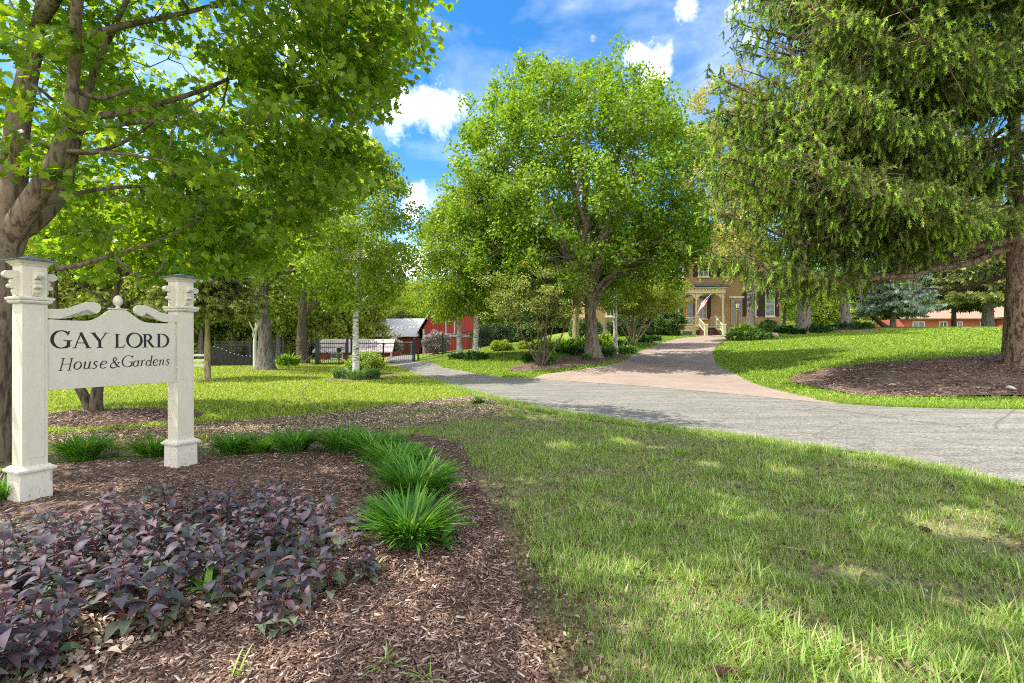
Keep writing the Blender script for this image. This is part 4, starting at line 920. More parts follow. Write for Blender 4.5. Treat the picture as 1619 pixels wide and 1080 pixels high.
L_LIMES=leaf_mat("lime_shrub_leaf",[(0,(.16,.26,.02)),(.6,(.30,.42,.05)),(1,(.46,.54,.10))],.35,(1.3,1.2,.4))
L_PINK=leaf_mat("lilac_bloom",[(0,(.16,.20,.08)),(.5,(.30,.26,.22)),(.7,(.50,.36,.42)),(1,(.66,.50,.58))],.2,(1,1,1))
shrub(578,23,1.75,1.5,.98,101,"round clipped lime green shrub right behind the lawn birch",L_LIMES,"round_shrub",M=90,per=110,size=(.05,.09))
shrub(795,33.5,1.6,1.2,.75,102,"low bright green shrub left of the hosta bed on the slope",L_LIMES,"low_shrub",M=60)
shrub(829,34.5,1.0,.8,.5,103,"small pale green shrub beside the low bright shrub on the slope",L_LIMES,"low_shrub",M=40)
shrub(772,43,3.6,2,1.9,104,"large dark green hedge mound along the iron fence",L_DARK,"hedge",M=120,size=(.09,.14),cr=.35)
shrub(838,42,2.2,1.4,1.5,105,"dark green hedge mound behind the small multi stemmed tree",L_HEDGE,"hedge",M=70,size=(.09,.14),cr=.35)
shrub(690,41,2.4,1.6,1.9,106,"pink flowered lilac bush just beyond the double gate",L_PINK,"lilac_bush",M=80,size=(.07,.12),cr=.3)
shrub(625,47,1.5,1.2,1.7,107,"small pink lilac bush between the low shed and the barn",L_PINK,"lilac_bush",M=50,size=(.07,.12),cr=.3)
shrub(1025,51,2.4,2,2.3,108,"dark clipped bush left of the porch",L_DARK,"clipped_bush",M=90,size=(.09,.14),cr=.35,boxy=True)
shrub(1057,50,3.4,2.6,2.6,109,"rounded dark rhododendron in front of the porch corner",L_HEDGE,"rhododendron_bush",M=120,size=(.10,.16),cr=.35)
shrub(985,50,3.2,2,1.9,110,"dark hedge under the yellow green tree",L_DARK,"hedge",M=80,size=(.1,.16),cr=.35)
shrub(925,48,3.4,2,2.0,111,"dark hedge behind the hosta bed left of the house",L_HEDGE,"hedge",M=80,size=(.1,.16),cr=.35)
shrub(1213,53,2.0,1.4,1.3,112,"dark green bush against the stone foundation of the house",L_HEDGE,"foundation_bush",M=60,size=(.09,.14),cr=.3)
shrub(1305,86,7,5,5.5,113,"bright yellow bush glowing between the two thick trunks",L_YEL,"yellow_bush",M=90,size=(.25,.4),cr=.8)
# leafy perennials: rosettes of arching leaves
def T_strap(w=.16):
    v=[(0,0,0),(-w,.3,.20),(w,.3,.20),(-w*1.1,.6,.22),(w*1.1,.6,.22),(0,1,.02)]
    return np.array(v),[np.array([[0,2,1],[1,2,4],[1,4,3],[3,4,5]])]
def rosette(px,Y,w,h,n,seed,label,leafm,wl=.16,size=(.25,.4),name="hosta",cat="hosta",steep=(.3,1.2),group=None,d=None,X=None,crown=None):
    rg=RNG(seed); X=(px-CX)/F*Y if X is None else X; z=tz(X,Y); th=thing(name,label,cat,(X,Y,z),0,group); d=d or w*.8
    a=rg.uniform(0,6.28,n); r=np.sqrt(rg.random(n)); size=(size[0],size[1])
    pos=np.stack([X+r*np.cos(a)*(w/2-.4*size[1]).clip(.03) if hasattr(w,'clip') else X+r*np.cos(a)*max(.03,w/2-.4*size[1]),Y+r*np.sin(a)*max(.03,d/2-.4*size[1]),z+rg.uniform(0,1,n)*max(0,h-size[1]*.5)*np.sqrt(1-r**2*.9)],1)
    b=a+rg.normal(size=n)*.9; el=rg.uniform(*steep,n); D=np.stack([np.cos(b)*np.cos(el),np.sin(b)*np.cos(el),np.sin(el)],1); N=np.stack([-np.cos(b)*np.sin(el),-np.sin(b)*np.sin(el),np.cos(el)],1)
    tv,tf=T_strap(wl); o=scatter("foliage",tv,tf,pos,frames(D,N),rg.uniform(*size,n),leafm,th,(X,Y,z),rr=rg); return th
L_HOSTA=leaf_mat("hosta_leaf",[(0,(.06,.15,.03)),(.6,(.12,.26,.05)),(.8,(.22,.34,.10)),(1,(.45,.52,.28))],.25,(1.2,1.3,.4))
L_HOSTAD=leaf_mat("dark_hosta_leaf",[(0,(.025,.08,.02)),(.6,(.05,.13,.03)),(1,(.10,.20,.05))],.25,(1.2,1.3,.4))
L_FERN=leaf_mat("fern_leaf",[(0,(.12,.24,.02)),(.6,(.22,.36,.04)),(1,(.32,.46,.08))],.4,(1.2,1.2,.4))
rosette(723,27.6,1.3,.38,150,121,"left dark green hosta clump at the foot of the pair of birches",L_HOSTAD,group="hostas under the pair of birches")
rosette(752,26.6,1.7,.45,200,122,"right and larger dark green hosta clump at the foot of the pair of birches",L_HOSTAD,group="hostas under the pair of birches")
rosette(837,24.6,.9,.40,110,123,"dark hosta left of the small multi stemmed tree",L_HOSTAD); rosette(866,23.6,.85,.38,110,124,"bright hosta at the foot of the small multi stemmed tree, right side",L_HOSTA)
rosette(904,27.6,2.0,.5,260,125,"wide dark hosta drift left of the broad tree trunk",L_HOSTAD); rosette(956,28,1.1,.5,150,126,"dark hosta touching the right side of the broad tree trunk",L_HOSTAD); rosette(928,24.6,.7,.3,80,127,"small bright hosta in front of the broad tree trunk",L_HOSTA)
i=0
for px,Y,w,h,m,lb in ((868,31,1.6,.8,L_FERN,"lime green fern clump at the left end of the hosta bed"),(888,32,1.7,.85,L_FERN,"lime green fern clump second from the left in the hosta bed"),(908,32.5,1.6,.85,L_FERN,"lime green fern clump just left of the grey trunk"),(925,33,1.5,1.0,L_FERN,"tall lime fern clump behind the broad tree trunk"),
                       (953,35,1.7,1.1,L_FERN,"tall lime green fern clump right of the broad tree trunk"),(848,33,1.2,.6,L_FERN,"small fern clump beside the pale low shrub"),(960,32,1.5,.5,L_HOSTA,"variegated hosta left of the thin birch"),(990,33.2,1.8,.55,L_HOSTA,"variegated hosta right of the thin birch, nearest the drive"),
                       (985,37,2.0,.6,L_HOSTA,"variegated hosta behind the thin birch"),(1013,41,2.2,.7,L_HOSTAD,"green hosta row under the yellow green tree"),(1030,43,2.0,.6,L_HOSTAD,"green hosta at the right foot of the yellow green tree")):
    rosette(px,Y,w,h,200,130+i,lb,m,.17 if m is not L_FERN else .10,(.3,.5) if m is not L_FERN else (.4,.7),"hosta" if m is not L_FERN else "fern","hosta" if m is not L_FERN else "fern",steep=(.2,1.2) if m is not L_FERN else (.6,1.45)); i+=1
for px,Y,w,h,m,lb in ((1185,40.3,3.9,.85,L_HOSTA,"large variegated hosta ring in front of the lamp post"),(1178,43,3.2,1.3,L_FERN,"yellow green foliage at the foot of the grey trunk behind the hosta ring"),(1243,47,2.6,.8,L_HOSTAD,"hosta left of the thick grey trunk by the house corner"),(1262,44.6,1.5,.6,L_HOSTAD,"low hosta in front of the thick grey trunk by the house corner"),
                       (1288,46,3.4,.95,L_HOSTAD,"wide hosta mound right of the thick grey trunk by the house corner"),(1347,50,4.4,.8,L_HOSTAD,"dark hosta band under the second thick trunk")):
    rosette(px,Y,w,h,420,150+i,lb,m,.17,(.4,.6)); i+=1
# iris blades round the lawn birch
rg=RNG(170); 
for k,(px,Y,w) in enumerate(((540,20.2,1.0),(565,19.6,1.3),(590,20.1,.9))):
    rosette(px,Y,w,.40,230,171+k,["left","middle","right"][k]+" part of the iris leaves round the foot of the lawn birch",L_HEDGE if 0 else leaf_mat("iris_leaf%d"%k,[(0,(.08,.18,.06)),(1,(.22,.36,.12))],.25),.06,(.2,.46),"iris_clump","iris",steep=(.5,1.5),group="iris clumps round the lawn birch")
for k,(px,Y,w) in enumerate(((448,31,1.2),(462,31.5,1.3))): rosette(px,Y,w,.7,160,180+k,["left","right"][k]+" green perennial clump along the black fence beside the big grey trunk",L_FERN,.08,(.4,.6),"perennial_clump","plant",steep=(.7,1.4))
# ------------------------------------------------------------------ house
t=NT("house_brick"); v=t.coord('Object',(1,1,1),(rad(90),0,0)); br=t.n('ShaderNodeTexBrick'); t.l(v,br.inputs['Vector']); br.inputs['Scale'].default_value=4.2; br.inputs['Mortar Size'].default_value=.018
br.inputs['Color1'].default_value=(.44,.26,.125,1); br.inputs['Color2'].default_value=(.33,.18,.085,1); br.inputs['Mortar'].default_value=(.34,.26,.18,1)
c=t.mix(t.ramp(t.noise(1.2,5,.6,t.coord('Object')),[(.35,(0,0,0)),(.7,(.5,.5,.5))]),br.outputs['Color'],(.46,.31,.17)); M_BRICK=t.done(t.bsdf(c,.9,.15,t.bump(br.outputs['Fac'],-.3,.01)))
M_TRIM=plain("house_trim",(.64,.53,.34),.6,.3,.08,5); M_STONE=plain("foundation_stone",(.30,.26,.20),.9,.1,.3,3,.4); M_SHUT=plain("brown_shutter",(.045,.022,.018),.6,.3,.2,6)
M_DOORY=plain("ochre_door_frame",(.50,.27,.04),.5,.4,.1,4); M_WFR=plain("white_frame",(.72,.68,.60),.5,.3,.08,6); M_ROOFD=plain("dark_shingle",(.045,.045,.05),.9,.1,.4,9,.5); M_STEP=plain("maroon_step",(.10,.035,.03),.7,.2,.2,6); M_SKIRT=plain("grey_skirt",(.24,.22,.18),.7,.2,.1,5)
t=NT("window_glass"); v=t.coord('Object'); c=t.ramp(t.noise(1.4,4,.6,v,.6),[(.35,(.02,.03,.03)),(.6,(.10,.14,.11)),(.75,(.30,.38,.42))]); M_GLASS=t.done(t.bsdf(c,.12,.8))
HY=55.0; HX0,HX1=8.0,28.9; HZ=tz(22,53)-.15; ZE=11.9
def hx(px,Y=HY): return (px-CX)/F*Y
def hz(py,Y=HY): return EYE-(py-CY)/F*Y
house=thing("brick_house","two storey brown brick house with cream porch at the end of the paver driveway","house",(18,HY,HZ))
def L(mb,name,m,parent=house,bevel=0): 
    # author in world space, store relative to the house
    mb.v=[(x-18,y-HY,z-HZ) for x,y,z in mb.v]; return mb.build(name,m,parent,bevel=bevel)
b=MB(); b.box(HX0,HX1,HY,HY+14,HZ+1.15,ZE); wall=L(b,"wall",M_BRICK)
b=MB(); b.box(HX0-.06,HX1+.06,HY-.06,HY+14.1,HZ-1.2,HZ+1.15); b.box(HX0-.1,HX1+.1,HY-.1,HY+14.14,HZ+1.15,HZ+1.27); L(b,"foundation",M_STONE)
b=MB(); x0,x1,y0,y1=HX0-.9,HX1+.9,HY-.9,HY+14.9
b.add([(x0,y0,ZE+.02),(x1,y0,ZE+.02),(x1,y1,ZE+.02),(x0,y1,ZE+.02),(x0+6,HY+6.6,ZE+3),(x1-6,HY+6.6,ZE+3),(x1-6,HY+7.4,ZE+3),(x0+6,HY+7.4,ZE+3)],[(0,1,5,4),(1,2,6,5),(2,3,7,6),(3,0,4,7),(4,5,6,7),(3,2,1,0)]); roof=L(b,"roof",M_ROOFD)
b=MB(); b.box(x0+.02,x1-.02,y0+.02,HY-.02,ZE-.22,ZE+.0)
for i in range(24):
    xx=HX0+.4+i*(HX1-HX0-.8)/23; b.taper(xx,HY-.32,ZE-.85,ZE-.24,.10,.14,b0=.2,b1=.58)
L(b,"eave_brackets",M_TRIM)
def window(xc,z0,w,h,shut=True,arch=False,fr=M_WFR,Yw=HY,mun=True,parent=house):
    b=MB(); f=.09; Y0=Yw-.07
    b.box(xc-w/2,xc-w/2+f,Y0,Yw+.02,z0,z0+h); b.box(xc+w/2-f,xc+w/2,Y0,Yw+.02,z0,z0+h); b.box(xc-w/2+f,xc+w/2-f,Y0,Yw+.02,z0+h-f,z0+h); b.box(xc-w/2+f,xc+w/2-f,Y0,Yw+.02,z0,z0+f)
    b.box(xc-w/2+f,xc+w/2-f,Y0+.015,Yw+.01,z0+h*.5-.035,z0+h*.5+.035); b.box(xc-w/2-.10,xc+w/2+.10,Yw-.16,Yw+.02,z0-.12,z0-.003); b.box(xc-w/2-.06,xc+w/2+.06,Yw-.12,Yw+.02,z0+h+.003,z0+h+.16)
    if mun: b.box(xc-.02,xc+.02,Y0+.02,Yw,z0+f,z0+h*.5-.035); b.box(xc-.02,xc+.02,Y0+.02,Yw,z0+h*.5+.035,z0+h-f); b.box(xc-w/2+f,xc-.02,Y0+.024,Yw,z0+h*.25-.015,z0+h*.25+.015); b.box(xc+.02,xc+w/2-f,Y0+.024,Yw,z0+h*.25-.015,z0+h*.25+.015)
    wo=L(b,"window",fr,parent); g=MB(); g.box(xc-w/2+f,xc+w/2-f,Yw-.02,Yw+.03,z0+f,z0+h-f); L(g,"pane",M_GLASS,wo)
    if shut:
        for s in (-1,1):
            g=MB(); sw=w*.45; xa=xc+s*(w/2+.03+sw/2); g.box(xa-sw/2,xa+sw/2,Yw-.05,Yw+.0,z0,z0+h)
            for q in range(14): g.box(xa-sw/2+.05,xa+sw/2-.05,Yw-.068,Yw-.055,z0+.1+q*(h-.2)/14,z0+.1+q*(h-.2)/14+(h-.2)/22)
            L(g,"shutter",M_SHUT,wo)
    return wo
zf=HZ+1.27; 
window(hx(1217),zf+.85,1.0,2.65); window(hx(1188),zf+.85,1.0,2.65)
for px in (1072,1112,1188,1217,1150,1030,990): window(hx(px),zf+5.1,1.15,2.1)
for px in (1000,965): window(hx(px),zf+.85,1.0,2.65,shut=False)
# french window right of the porch
xc=hx(1164); b=MB(); w,h=1.25,2.75
b.box(xc-w/2,xc-w/2+.13,HY-.08,HY+.02,zf-.05,zf+h); b.box(xc+w/2-.13,xc+w/2,HY-.08,HY+.02,zf-.05,zf+h); b.box(xc-w/2+.13,xc+w/2-.13,HY-.08,HY+.02,zf+h-.14,zf+h); b.box(xc-.13,xc+.13,HY-.075,HY+.02,zf-.05,zf+h-.14); b.box(xc-w/2+.13,xc+w/2-.13,HY-.07,HY+.02,zf-.05,zf+.18)
fw=L(b,"french_window",M_DOORY); b=MB(); b.box(xc-w/2+.13,xc+w/2-.13,HY-.02,HY+.03,zf+.18,zf+h-.14); L(b,"pane",M_GLASS,fw); b=MB(); b.box(xc-w/2-.2,xc+w/2+.2,HY-.12,HY+.02,zf+h+.05,zf+h+.25); L(b,"lintel",M_WFR,fw)
# porch
PY=52.6; X0,X1=hx(1072,PY),hx(1144,PY); XM=hx(1101.5,PY); zfl=HZ+1.02; zc=zfl+3.35
b=MB(); b.box(X0-.1,X1+.1,PY-.1,HY-.02,zfl-.16,zfl); b.box(X0-.02,X1+.02,PY-.02,PY+.1,zfl-.42,zfl-.16); fl=L(b,"porch_floor",M_TRIM)
b=MB(); b.box(X0,XM-.05,PY+.03,PY+.08,HZ-.5,zfl-.42)
for i in range(22): xx=X0+.5+i*(XM-X0-1.0)/22; b.box(xx,xx+.06,PY+.0,PY+.03,HZ+.0,zfl-.5)
L(b,"porch_skirt",M_SKIRT); b=MB(); b.box(X0,X0+.4,PY-.01,PY+.03,HZ-.5,zfl-.42); b.box(XM-.45,XM-.05,PY-.01,PY+.03,HZ-.5,zfl-.42); b.box(X0+.4,XM-.45,PY-.01,PY+.03,zfl-.55,zfl-.42); L(b,"skirt_frame",M_TRIM)
b=MB(); b.box(X0-.15,X1+.15,PY-.15,HY-.02,zc,zc+.5); b.box(X0-.35,X1+.35,PY-.35,HY-.02,zc+.5,zc+.62)
for i in range(34): xx=X0-.1+i*(X1-X0+.1)/33; b.box(xx,xx+.08,PY-.26,PY-.152,zc+.34,zc+.5)
beam=L(b,"porch_beam",M_TRIM)
b=MB(); b.add([(X0-.5,PY-.5,zc+.63),(X1+.5,PY-.5,zc+.63),(X1+.5,HY-.01,zc+1.15),(X0-.5,HY-.01,zc+1.15),(X0-.5,PY-.5,zc+.72),(X1+.5,PY-.5,zc+.72),(X1+.5,HY-.01,zc+1.25),(X0-.5,HY-.01,zc+1.25)],[(0,1,2,3),(7,6,5,4),(0,4,5,1),(1,5,6,2),(2,6,7,3),(3,7,4,0)]); L(b,"porch_roof",M_ROOFD)
for xx in (X0+.05,XM,X1-.05):
    b=MB(); b.taper(xx,PY+.1,zfl,zfl+.95,.26,.26); b.taper(xx,PY+.1,zfl+.95,zfl+1.05,.32,.2); b.taper(xx,PY+.1,zfl+1.05,zc-.55,.17,.15); b.taper(xx,PY+.1,zc-.55,zc-.35,.22,.34); b.taper(xx,PY+.1,zc-.35,zc,.20,.20)
    for s in (-1,1):
        if (s<0 and xx<X0+.1) or (s>0 and xx>X1-.1): continue
        pr=[(.10,0),(.75,0),(.72,-.12),(.42,-.22),(.24,-.42),(.18,-.62),(.10,-.62)]
        b.prism(pr,lambda u,w_,t_,xx=xx,s=s:(xx+s*u,PY+.1+t_,zc+w_),-.04,.04)
    L(b,"porch_column",M_TRIM)
def railing(xa,xb,name):
    b=MB(); Yr=PY+.1; b.box(xa,xb,Yr-.05,Yr+.05,zfl+.80,zfl+.88); b.box(xa,xb,Yr-.05,Yr+.05,zfl+.10,zfl+.18); n=max(2,int((xb-xa)/.34))
    for i in range(n):
        a=xa+i*(xb-xa)/n; c=xa+(i+1)*(xb-xa)/n; b.bar((a,Yr-.012,zfl+.19),(c,Yr-.012,zfl+.79),.05,.02); b.bar((c,Yr+.012,zfl+.19),(a,Yr+.012,zfl+.79),.05,.02)
    return L(b,name,M_TRIM)
XS0=hx(1104,PY)+.05; XS1=hx(1121,PY)
railing(X0+.2,XM-.14,"porch_railing"); railing(hx(1124,PY),X1-.2,"porch_railing")
b=MB()
for i in range(6): b.box(XM+.25,XM+1.75,PY-.15-.32*(i+1),PY-.1-.32*i if i==0 else PY-.152-.32*i,HZ-.5,zfl-.17*(i+1))
L(b,"porch_steps",M_STEP)
for xx in (XM+.12,XM+1.9):
    b=MB(); ye=PY-.15-.32*6; b.bar((xx,PY-.1,zfl+.88),(xx,ye,zfl-1.02+.95),.10,.09); b.bar((xx,PY-.1,zfl+.25),(xx,ye,zfl-1.02+.32),.08,.09)
    for q in range(8): f=(q+.5)/8; yy=PY-.1+(ye-PY+.1)*f; zz=zfl-1.02*f; b.box(xx-.025,xx+.025,yy-.025,yy+.025,zz+.28,zz+.86)
    b.taper(xx,ye-.12,HZ-.4,zfl-1.02+1.05,.30,.30); b.taper(xx,ye-.12,zfl-1.02+1.05,zfl-1.02+1.15,.38,.34); b.taper(xx,PY-.0,zfl,zfl+1.05,.24,.24)
    L(b,"stair_rail",M_TRIM)
# door, porch window
b=MB(); xd=hx(1092,55); b.box(xd-.55,xd-.4,HY-.07,HY+.02,zf-.1,zf+2.5); b.box(xd+.4,xd+.55,HY-.07,HY+.02,zf-.1,zf+2.5); b.box(xd-.4,xd+.4,HY-.07,HY+.02,zf+2.3,zf+2.5); d=L(b,"door",M_DOORY)
b=MB(); b.box(xd-.4,xd+.4,HY-.02,HY+.02,zf-.1,zf+2.3); L(b,"pane",M_GLASS,d)
b=MB(); b.prism([(-.5,2.52),(.5,2.52),(.5,2.8),(.3,2.98),(0,3.05),(-.3,2.98),(-.5,2.8)],lambda u,w_,t_:(xd+u,HY+t_,zf+w_),-.05,.02); L(b,"transom",M_WFR,d)
window(hx(1110,55)+.0,zf+.6,.95,2.5,True,fr=M_TRIM)
b=MB(); xx=xd-1.05; b.box(xx-.18,xx+.18,HY-.05,HY-.0,zf+.5,zf+3.0); L(b,"shutter",M_SHUT)
# flag on a slanting staff
fl=thing("flag","red and white striped flag with blue corner hanging from a slanting staff on the porch","flag",(XM,PY-.1,zfl+1.9))
b=MB(); b.bar((.05,0,.1),(.95,-1.3,1.25),.035); b.build("flagpole",M_WFR,fl)
M_FR=plain("flag_red",(.50,.04,.06),.8,.1,.1,10); M_FW=plain("flag_white",(.60,.57,.57),.8,.1,.05,10); M_FB=plain("flag_blue",(.03,.06,.24),.8,.1,.1,10)
b=MB(); nu,nv=26,13
def fp(u,v):  # u along staff (from tip down), v hang
    a=np.array([.93,-1.27,1.22]); c_=np.array([.30,-.35,.42]); p=a+(c_-a)*u; return (p[0]-.62*v-.12*math.sin(u*5)*v, p[1]+.10*math.sin(u*9+v*2)*v, p[2]-1.22*v+.05*math.sin(u*8)*v)
for i in range(nu):
    for j in range(nv):
        u0,u1,v0,v1=i/nu,(i+1)/nu,j/nv,(j+1)/nv; mi=2 if (u0<.5 and v0<.38) else (i//2)%2
        b.add([fp(u0,v0),fp(u1,v0),fp(u1,v1),fp(u0,v1)],[(0,1,2,3)],mi)
b.build("flag_cloth",[M_FR,M_FW,M_FB],fl)
# lamp post
M_LPOST=plain("lamp_post_paint",(.05,.05,.055),.4,.5,.1,5)
def lampt():
    Y=43.5; X=(1166.5-CX)/F*Y; z=tz(X,Y); th=thing("lamp_post","dark post lantern in front of the french window at the end of the paver driveway","lamp post",(X,Y,z))
    b=MB(); b.lathe([(0,-.2),(.11,-.2),(.11,.3),(.06,.45),(.05,.6),(.045,2.35),(.07,2.4),(.03,2.46),(.03,2.5),(.09,2.54),(.10,2.58)],n=12); b.build("pole",M_LPOST,th,smooth=False)
    b=MB(); b.taper(0,0,2.58,2.98,.17,.27); b.build("lantern_glass",plain("milky_glass",(.62,.60,.55),.2,.5,.08,6),th)
    b=MB(); 
    for i,j in ((-1,-1),(1,-1),(1,1),(-1,1)): b.bar((i*.09,j*.09,2.57),(i*.14,j*.14,2.99),.02)
    b.taper(0,0,2.99,3.03,.34,.34); b.taper(0,0,3.03,3.20,.32,.05); b.lathe([(.02,3.2),(.035,3.23),(.01,3.28),(0,3.30)],n=8); b.build("lantern_frame",M_LPOST,th)
lampt()
# path lights
pl=None
for k,(px,py) in enumerate(((1010.5,553.5),(1026.5,548.5),(1042,542.5),(1099,531.5),(1123,531),(1152,531))):
    x,y=gp(px,py); 
    if pl is None:
        pl=thing("path_light","","path light",(x,y,tz(x,y)),0,"path lights along the paver driveway"); b=MB(); b.cyl(0,0,-.05,.5,.018,n=8); b.build("stake",M_LPOST,pl); b=MB(); b.box(-.02,.26,-.03,.03,.5,.54); b.box(.14,.27,-.05,.05,.47,.499); b.build("lamp_head",M_LPOST,pl); o=pl
    else: o=copy_tree(pl); o.location=(x,y,tz(x,y))
    o["label"]=["path light nearest the camera on the left edge of the paver driveway","second path light along the left edge of the paver driveway","third path light along the left edge of the paver driveway","path light on the grass in front of the porch skirt","path light before the porch stairs","path light near the stone foundation right of the stairs"][k]

# ------------------------------------------------------------------ barn and sheds
t=NT("barn_red_board"); v=t.coord('Object'); wv=t.n('ShaderNodeTexWave',bands_direction='X'); wv.inputs['Scale'].default_value=1.7; wv.inputs['Distortion'].default_value=.0; t.l(v,wv.inputs['Vector'])
c=t.ramp(t.noise(.9,5,.6,t.coord('Object',(4,4,.4))),[(.3,(.25,.034,.03)),(.7,(.37,.055,.046))]); c=t.mix(t.ramp(wv.outputs['Fac'],[(.02,(1,1,1)),(.10,(0,0,0))]),c,(.09,.01,.01)); M_RED=t.done(t.bsdf(c,.75,.2))
M_METAL=plain("pale_metal_roof",(.62,.60,.58),.45,.5,.06,1.2); M_GTRIM=plain("pale_grey_trim",(.42,.43,.45),.6,.3,.06,4); M_SHING=plain("faded_shingle",(.42,.36,.34),.9,.1,.25,6,.4); M_EARTHR=plain("brown_roof",(.36,.22,.16),.9,.1,.2,5,.3)
BY=60.0
def bx_(px,Y=BY): return (px-CX)/F*Y
def bz_(py,Y=BY): return EYE-(py-CY)/F*Y
barn=thing("barn","red barn with pale trim and a low metal roofed wing beyond the iron gate","barn",(bx_(690),BY,-.1))
def LB_(mb,name,m,parent=barn):
    l=barn.location; mb.v=[(x-l.x,y-l.y,z-l.z) for x,y,z in mb.v]; return mb.build(name,m,parent)
xa,xb,xc_=bx_(560,62),bx_(657,62),bx_(668); 
b=MB(); b.box(xa,bx_(660),62,70,-.6,2.05); LB_(b,"wing_wall",M_RED)
b=MB(); b.add([(xa-.3,61.6,2.06),(bx_(659),61.6,2.06),(bx_(661),66,4.35),(xa+.0,66,4.35),(xa-.3,61.6,2.16),(bx_(659),61.6,2.16),(bx_(661),66,4.45),(xa,66,4.45),(xa-.3,70.4,2.1),(bx_(661),70.4,2.1)],[(0,1,2,3),(4,7,6,5),(0,4,5,1),(1,5,6,2),(3,7,4,0),(3,2,9,8),(7,8,9,6)]); LB_(b,"metal_roof",M_METAL)
b=MB(); b.box(bx_(620,62),bx_(656,62),61.94,61.99,1.35,1.48); b.box(bx_(634,62)-.08,bx_(634,62)+.08,61.94,61.99,-.2,1.347); b.box(bx_(650,62)-.06,bx_(650,62)+.06,61.94,61.99,-.2,1.347); LB_(b,"door_trim",M_GTRIM)
# main block: gable to the viewer, left wall seen too
mx0,mx1=bx_(669,57.5),bx_(758,57.5); y0,y1=57.5,72
zR=9.2; zEv=3.0
sh=[(mx0,y0,-.8),(mx1,y0,-.8),(mx1,y0,zEv+1.5),((mx0+mx1)/2+1.0,y0,zR),(mx0,y0,zEv)]
lx=mx0+1.4
b=MB(); prof=[(mx0,-.8),(mx1,-.8),(mx1,zEv+.9),((mx0+mx1)/2+.4,zR),(mx0,zEv)]
# skewed block so the left side wall shows
b.prism(prof,lambda u,w,t_:(u-(.20*t_ if t_>0 else 0),y0+t_,w),0,14); LB_(b,"barn_wall",M_RED)
b=MB(); xm=(mx0+mx1)/2+.4
for sgn,(ua,wa),(ub,wb) in ((0,(mx0-.5,zEv-.45),(xm,zR+.05)),(1,(xm,zR+.05),(mx1+.5,zEv+.4))):
    b.prism([(ua,wa+.06),(ub,wb+.06),(ub,wb+.26),(ua,wa+.26)],lambda u,w,t_:(u-(.20*t_ if t_>0 else 0),y0+t_,w),-.5,14.5)
LB_(b,"barn_roof",M_METAL)
b=MB(); z_=bz_(531,57.5); b.box(mx0-.05,mx1,y0-.07,y0-.01,z_-.1,z_+.12); b.box(mx0-.04,mx0+.16,y0-.08,y0-.005,z_+.125,zEv-.1); b.box(mx0-.04,mx0+.16,y0-.08,y0-.005,-.6,z_-.105); LB_(b,"corner_trim",M_GTRIM)
wx0,wx1=bx_(706,57.5),bx_(718,57.5); wz0=bz_(527.5,57.5); b=MB(); 
for q in ((wx0-.12,wx0,wz0,wz0+1.3),(wx1,wx1+.12,wz0,wz0+1.3),(wx0-.12,wx1+.12,wz0-.12,wz0-.003),(wx0-.12,wx1+.12,wz0+1.303,wz0+1.42)): b.box(q[0],q[1],y0-.09,y0-.01,q[2],q[3])
wn_=LB_(b,"loft_door_frame",M_GTRIM); b=MB(); b.box(wx0,wx1,y0-.04,y0+.01,wz0,wz0+1.3); LB_(b,"loft_door",M_RED,wn_)
b=MB(); b.box(bx_(691,57.5),bx_(741,57.5),y0-.16,y0-.08,-.5,z_-.12); LB_(b,"sliding_door",M_RED)
# low shingled shed
sx0,sx1=bx_(500,44),bx_(620,44); shd=thing("shed","long low red shed with faded shingle roof behind the iron gate","shed",((sx0+sx1)/2,44,-.1)); l=shd.location
b=MB(); b.box(sx0,sx1,44,47,-.5,.62); b.v=[(x-l.x,y-l.y,z-l.z) for x,y,z in b.v]; b.build("wall",M_RED,shd)
b=MB(); b.add([(sx0-.2,43.6,.55),(sx1+.12,43.6,.55),(sx1-.1,45.6,1.62),(sx0-.1,45.6,1.62),(sx0-.2,47.6,.6),(sx1+.12,47.6,.6),(sx0-.2,43.6,.65),(sx1+.12,43.6,.65),(sx1-.1,45.6,1.72),(sx0-.1,45.6,1.72)],[(0,1,2,3),(3,2,5,4),(6,9,8,7),(0,6,7,1),(9,4,5,8),(1,7,8,2),(3,9,6,0)]); b.v=[(x-l.x,y-l.y,z-l.z) for x,y,z in b.v]; b.build("roof",M_SHING,shd)
b=MB(); b.box(sx1-.15,sx1+.02,43.9,43.99,-.4,.54); b.v=[(x-l.x,y-l.y,z-l.z) for x,y,z in b.v]; b.build("corner_post",M_WFR,shd)
xw=bx_(533,44); b=MB()
for q in ((xw-.55,xw-.47,.0,.5),(xw+.47,xw+.55,.0,.5),(xw-.47,xw+.47,.42,.5),(xw-.47,xw+.47,0,.08),(xw-.03,xw+.03,.08,.42)): b.box(q[0],q[1],43.93,43.99,q[2],q[3])
b.v=[(x-l.x,y-l.y,z-l.z) for x,y,z in b.v]; w_=b.build("window",M_WFR,shd); b=MB(); b.box(xw-.47,xw+.47,43.97,44.01,.08,.42); b.v=[(x-l.x,y-l.y,z-l.z) for x,y,z in b.v]; b.build("pane",M_GLASS,w_)
